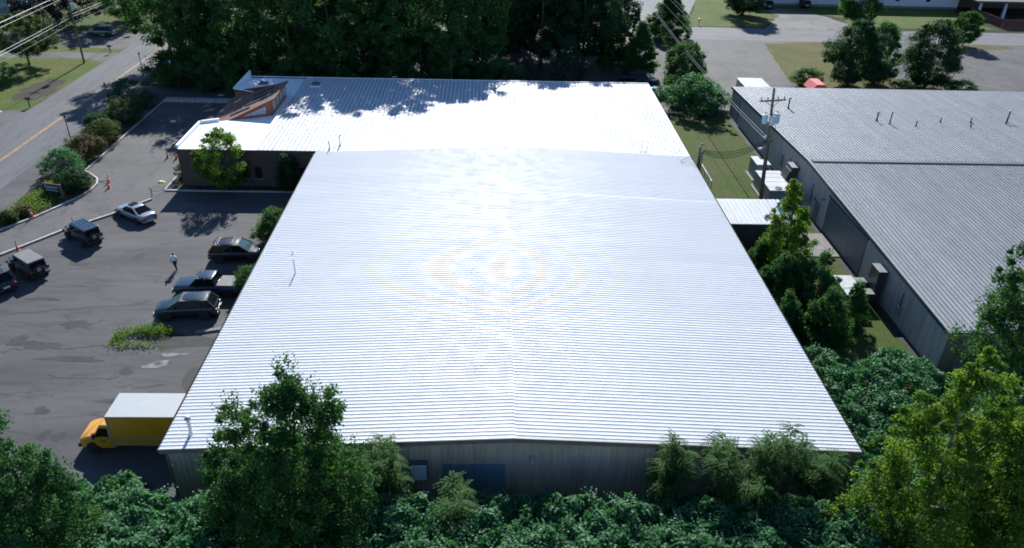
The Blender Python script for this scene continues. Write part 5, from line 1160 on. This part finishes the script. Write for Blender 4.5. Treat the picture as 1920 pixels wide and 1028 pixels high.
MB().lathe([(.42,0),(.42,.04),(.02,.05)], (0,-1.05,1.553), 18).build("fan", MAT["fan_rust"], a3); MB().box(-.82, .77, -.42, -.38, 1.552, 1.57).build("top_seam", MAT["galv"], tp)
def duct(label, loc, boxes, hood=None):
    t = thing("air_duct", label, "duct", loc)
    for b in boxes: MB().box(*b).build("duct_section", MAT["duct_dark"], t, bevel=.02); MB().box(b[0]-.01, b[1]+.01, b[2]-.01, b[3]+.01, b[5]+.002, b[5]+.02).build("duct_top", MAT["duct_top"], t)
    if hood: MB().extr(hood, 'y', -.8, .8).build("elbow", MAT["duct_dark"], t)
duct("big dark elbow duct from the large packaged unit into the grey wall", (32.5,77.4,0), [(.0,.55,-.75,.75,.6,2.9),(.0,.86,-.78,.78,2.93,3.3)], [(-.55,.9),(0,.9),(0,2.9),(-.12,2.9),(-.4,2.3)])
duct("lower flat duct between the large packaged unit and the grey wall", (32.5,79.0,0), [(-.15,.62,-.35,.35,.7,1.5)])
duct("tall dark duct box against the grey wall by the condenser", (32.7,55.4,0), [(-.25,.48,-.75,.75,.1,3.2)])
duct("flat upper connecting duct behind the white-topped condenser", (31.9,56.3,0), [(-.5,.5,-.4,.4,.8,1.45)]); duct("flat lower connecting duct next to the rusty fan", (31.9,54.7,0), [(-.5,.5,-.45,.45,.7,1.3)])

# ------------------------------------------------------------------ power poles and wires
def tank(parent, x, y, z, h=.95, r_=.27):
    k = MB().lathe([(r_*.8,0),(r_,.05),(r_,h-.08),(r_*.8,h)], (x,y,z), 14).build("transformer", MAT["transformer_blue"], parent, True); k.modifiers.new("edge",'EDGE_SPLIT').split_angle = R(40)
    MB().tube([(x,y,z+h),(x,y,z+h+.3)], .045, 6).build("bushing", MAT["trim_brown"], k); MB().tube([(x+r_*.5,y,z+h),(x+r_*.5,y,z+h+.22)], .035, 6).build("bushing", MAT["trim_brown"], k)
up_ = thing("utility_pole", "wooden utility pole with three pale transformers above the packaged unit", "utility pole", (29.0,74.6,0)); up_.rotation_euler = (0, R(-4.2), 0)
MB().tube([(0,0,-.3),(0,0,6),(0,0,12.6)], [.19,.16,.12], 9).build("pole", MAT["pole_wood"], up_)
ca = MB().box(-1.3, 1.3, -.07, .07, 11.25, 11.4).build("crossarm", MAT["pole_wood"], up_)
for x in (-1.15, -.5, .5, 1.15): MB().lathe([(.03,0),(.06,.08),(.05,.14),(.065,.2),(.03,.3)], (x,0,11.4), 8).build("insulator", MAT["trim_dark"], ca)
for x, z0, z1 in ((-.75,11.3,10.7),(.75,11.3,10.7)): MB().tube([(x,-.09,z0),(0,-.16,z1)], .025, 5).build("brace", MAT["steel_dark"], ca)
tank(up_, -.55, 0, 8.95); tank(up_, .62, 0, 8.95, 1.0, .3); tank(up_, .05, -.42, 8.9)
MB().tube([(-.5,0,8.9),(-.55,-.05,8.0),(-.15,-.1,7.2)], .03, 5).build("drop_lead", MAT["wire_black"], up_); MB().tube([(.6,0,8.9),(.65,0,8.2),(.1,-.1,7.4)], .03, 5).build("drop_lead", MAT["wire_black"], up_)
MB().lathe([(.10,0),(.16,.1),(.16,.3),(.06,.36)], (-.35,-.1,7.3), 10).build("meter_can", MAT["unit_top"], up_); MB().box(-.9, -.55, -.12, .1, 6.15, 6.35).build("street_lamp", MAT["unit_top"], up_); MB().tube([(-.6,0,6.3),(0,0,6.5)], .03, 5).build("lamp_arm", MAT["galv"], up_)
MB().tube([(.15,-.12,.2),(.15,-.12,7.2)], .045, 6).build("conduit", MAT["trim_dark"], up_)
lp = thing("utility_pole", "wooden utility pole on the left lawn beside the road", "utility pole", (-64.0,123.3,0))
MB().tube([(0,0,-.3),(0,0,11)], [.17,.11], 8).build("pole", MAT["pole_wood"], lp); tank(lp, .42, 0, 8.1); MB().box(-.9, .9, -.06, .06, 10.3, 10.42).build("crossarm", MAT["pole_wood"], lp)
fp = thing("utility_pole", "distant utility pole at the street bend behind the conical tree", "utility pole", (28.6,171,0)); MB().tube([(0,0,-.3),(0,0,11.5)], [.17,.11], 8).build("pole", MAT["pole_wood"], fp); MB().box(-1.2, 1.2, -.06, .06, 10.9, 11.0).build("crossarm", MAT["pole_wood"], fp)
def wire(label, a, b, sag, r_=.022, mat="wire_bright", group=None):
    return strap("power_line", label, "wire", [a, b], mat, r_, sag, group, 24)
g = "bright wires along the road"
for k, (x, z, ra) in enumerate(((-64.6,10.4,.013),(-64.2,10.5,.013),(-63.2,10.4,.013))):
    wire("bright high-level wire above the left lawn along the road", (x,40,z), (x,123.3,z), .5, ra, "wire_bright", g); wire("bright high-level wire above the left lawn along the road", (x,123.3,z), (x,200,z), .5, ra, "wire_bright", g)
for k, (x, z) in enumerate(((-64.1,7.4),(-63.9,7.1),(-63.9,6.3))):
    wire("bright lower wire strung past the left lawn pole", (x,40,z), (x,123.3,z), .7, .017, "wire_bright", "lower wires at the left pole"); wire("bright lower wire strung past the left lawn pole", (x,123.3,z), (x,200,z), .7, .017, "wire_bright", "lower wires at the left pole")
for k, (dx, z0, z1) in enumerate(((-1.15,11.7,11.2),(1.15,11.7,11.2),(.5,11.7,11.2))): wire("thin high wire from the transformer pole to the distant pole", (28.15+dx,74.6,z0), (28.6+dx,171,z1), 1.2, .016, "wire_bright", "high wires to the distant pole")
for k, (dx, z0, z1) in enumerate(((-.15,7.5,8.2),(-.2,7.2,7.9))): wire("thick bright cable from the transformer pole to the distant pole", (28.45+dx,74.6,z0), (28.5,171,z1), 1.4, .03, "wire_bright", "thick cables to the distant pole")
for k in range(4): wire("slack black service cable from the transformer pole to the warehouse mast", (28.4,74.5,7.3-.12*k), (22.3,75.6+.12*k,5.6-.15*k), .75+.12*k, .03, "wire_black", "service cables")
ms = thing("service_mast", "cluster of service masts at the warehouse's rear corner", "mast", (22.0,75.8,0))
for dx, dy, h in ((-.05,.0,5.7),(.15,.25,5.9),(.3,-.2,5.4),(.05,-.45,5.2)): MB().tube([(dx,dy,0),(dx,dy,h),(dx+.12,dy,h+.12),(dx+.2,dy,h)], .055, 7).build("mast", MAT["steel_dark"], ms); MB().lathe([(.06,0),(.11,.06),(.09,.2)], (dx+.05,dy,h), 8).build("weatherhead", MAT["duct_dark"], ms)
for dy in (-.2, -.75): MB().tube([(.05,dy+.2,5.2),(-2.1,dy-.4,4.42)], .022, 5).build("brace", MAT["steel_dark"], ms)
cg = thing("steel_cage", "open steel guard frame against the warehouse side wall", "guard rail", (22.6,74.2,0))
for y in (-2.2, -1.2, -.4, .6, 1.6, 2.6): MB().box(-.03, .03, y-.03, y+.03, 0, 3.6).build("post", MAT["steel_dark"], cg)
for z in (3.6, 1.8): MB().box(-.03, .03, -2.25, 2.65, z, z+.06).build("rail", MAT["galv"] if z > 3 else MAT["steel_dark"], cg)
MB().box(-.8, -.031, -2.24, -2.18, 3.6, 3.66).build("rail", MAT["steel_dark"], cg)

# ------------------------------------------------------------------ houses and fences around
h1 = thing("house", "pale sided house across the street behind the front lawn", "house", (83,182.5,0))
hw = MB().box(-25, 22, -4, 6, -.1, 5.2).build("wall", MAT["pale_siding"], h1)
for z in range(1, 18): MB().box(-25, 22, -4.02, -4.003, z*.28, z*.28+.02).build("siding_board", MAT["pale_siding"], hw)
MB().box(-25.02, 22.02, -4.06, -4.022, -.1, .5).build("foundation", MAT["concrete"], h1)
MB().extr([(-5,5.15),(7,5.15),(1,8.5)], 'x', -26, 23).build("roof", MAT["house_grey_roof"], h1)
for x in (-18,-10,0,8,15):
    w_ = MB().box(x-.6, x+.6, -4.07, -4.025, 1.4, 2.8).build("window", MAT["cone_white"], h1); MB().box(x-.5, x+.5, -4.085, -4.072, 1.5, 2.7).build("pane", MAT["window_dark"], w_)
po = thing("carport", "dark carport on white posts beside the wooden fence", "carport", (113,176,0))
MB().box(-9, 12, -6, 8, 3.1, 3.5).build("roof", MAT["dark_siding"], po)
for x, y in ((-7.5,-5.2),(-2.2,-5.6),(6,-5.6)): MB().hexa([(x-.3,y-.3,0),(x+.3,y-.3,0),(x+.3,y+.3,0),(x-.3,y+.3,0)], [(x-.18,y-.18,3.1),(x+.18,y-.18,3.1),(x+.18,y+.18,3.1),(x-.18,y+.18,3.1)]).build("post", MAT["pale_siding"], po)
MB().box(-8.5, 11.5, 5, 7.5, 0, 3.09).build("wall", MAT["dark_siding"], po)
fe = thing("wooden_fence", "reddish wooden board fence at the end of the front lawn", "fence", (104.8,160.5,0))
for k in range(26): MB().box(-.03+.0*k, .03, k*.48, k*.48+.42, 0, 1.75+.05*(k % 2)).build("board", MAT["fence_wood"], fe)
for z in (.4, 1.4): MB().box(.031, .09, 0, 12.4, z, z+.09).build("rail", MAT["fence_wood"], fe)
for k in range(14): MB().box(.1+k*.42, .1+k*.42+.38, -.06, -.01, 0, 1.75+.05*(k % 2)).build("board", MAT["fence_wood"], fe)
h2 = thing("garage", "grey-roofed garage half hidden behind the airy tree", "garage", (-1.5,143,0))
MB().box(-8, 7, -5.5, 5.5, -.1, 2.7).build("wall", MAT["dark_siding"], h2); MB().hexa([(-9,-6.4,2.7),(8,-6.4,2.7),(8,6.4,2.7),(-9,6.4,2.7)], [(-8.6,-.2,4.9),(7.6,-.2,4.9),(7.6,.2,4.9),(-8.6,.2,4.9)]).build("roof", MAT["house_grey_roof"], h2)
MB().box(-5, -1.5, -5.53, -5.503, 0, 2.2).build("door", MAT["trim_brown"], h2); MB().box(1, 4.5, -5.53, -5.503, 0, 2.2).build("door", MAT["trim_brown"], h2)
h3 = thing("house", "blue sided house with teal porch roof beyond the yard tree", "house", (-97,157,0))
MB().box(-9, 7, -6, 8, -.1, 6.2).build("wall", MAT["blue_siding"], h3); MB().extr([(-10,6.15),(8,6.15),(-1,11)], 'y', -6.6, 8.6).build("roof", MAT["house_grey_roof"], h3)
MB().hexa([(-4,-10,2.6),(7.4,-10,2.6),(7.4,-6.01,2.6),(-4,-6.01,2.6)], [(-4,-10,2.75),(7.4,-10,2.75),(7.4,-6.01,3.7),(-4,-6.01,3.7)]).build("porch_roof", MAT["roof_teal"], h3)
for x in (-3.8, 1.6, 7.2): MB().box(x-.08, x+.08, -9.9, -9.75, 0, 2.6).build("porch_post", MAT["cone_white"], h3)
for x in (-5,0,5):
    w_ = MB().box(x-.6, x+.6, -6.05, -6.005, 3.9, 5.3).build("window", MAT["cone_white"], h3); MB().box(x-.48, x+.48, -6.07, -6.052, 4.0, 5.2).build("pane", MAT["window_dark"], w_)
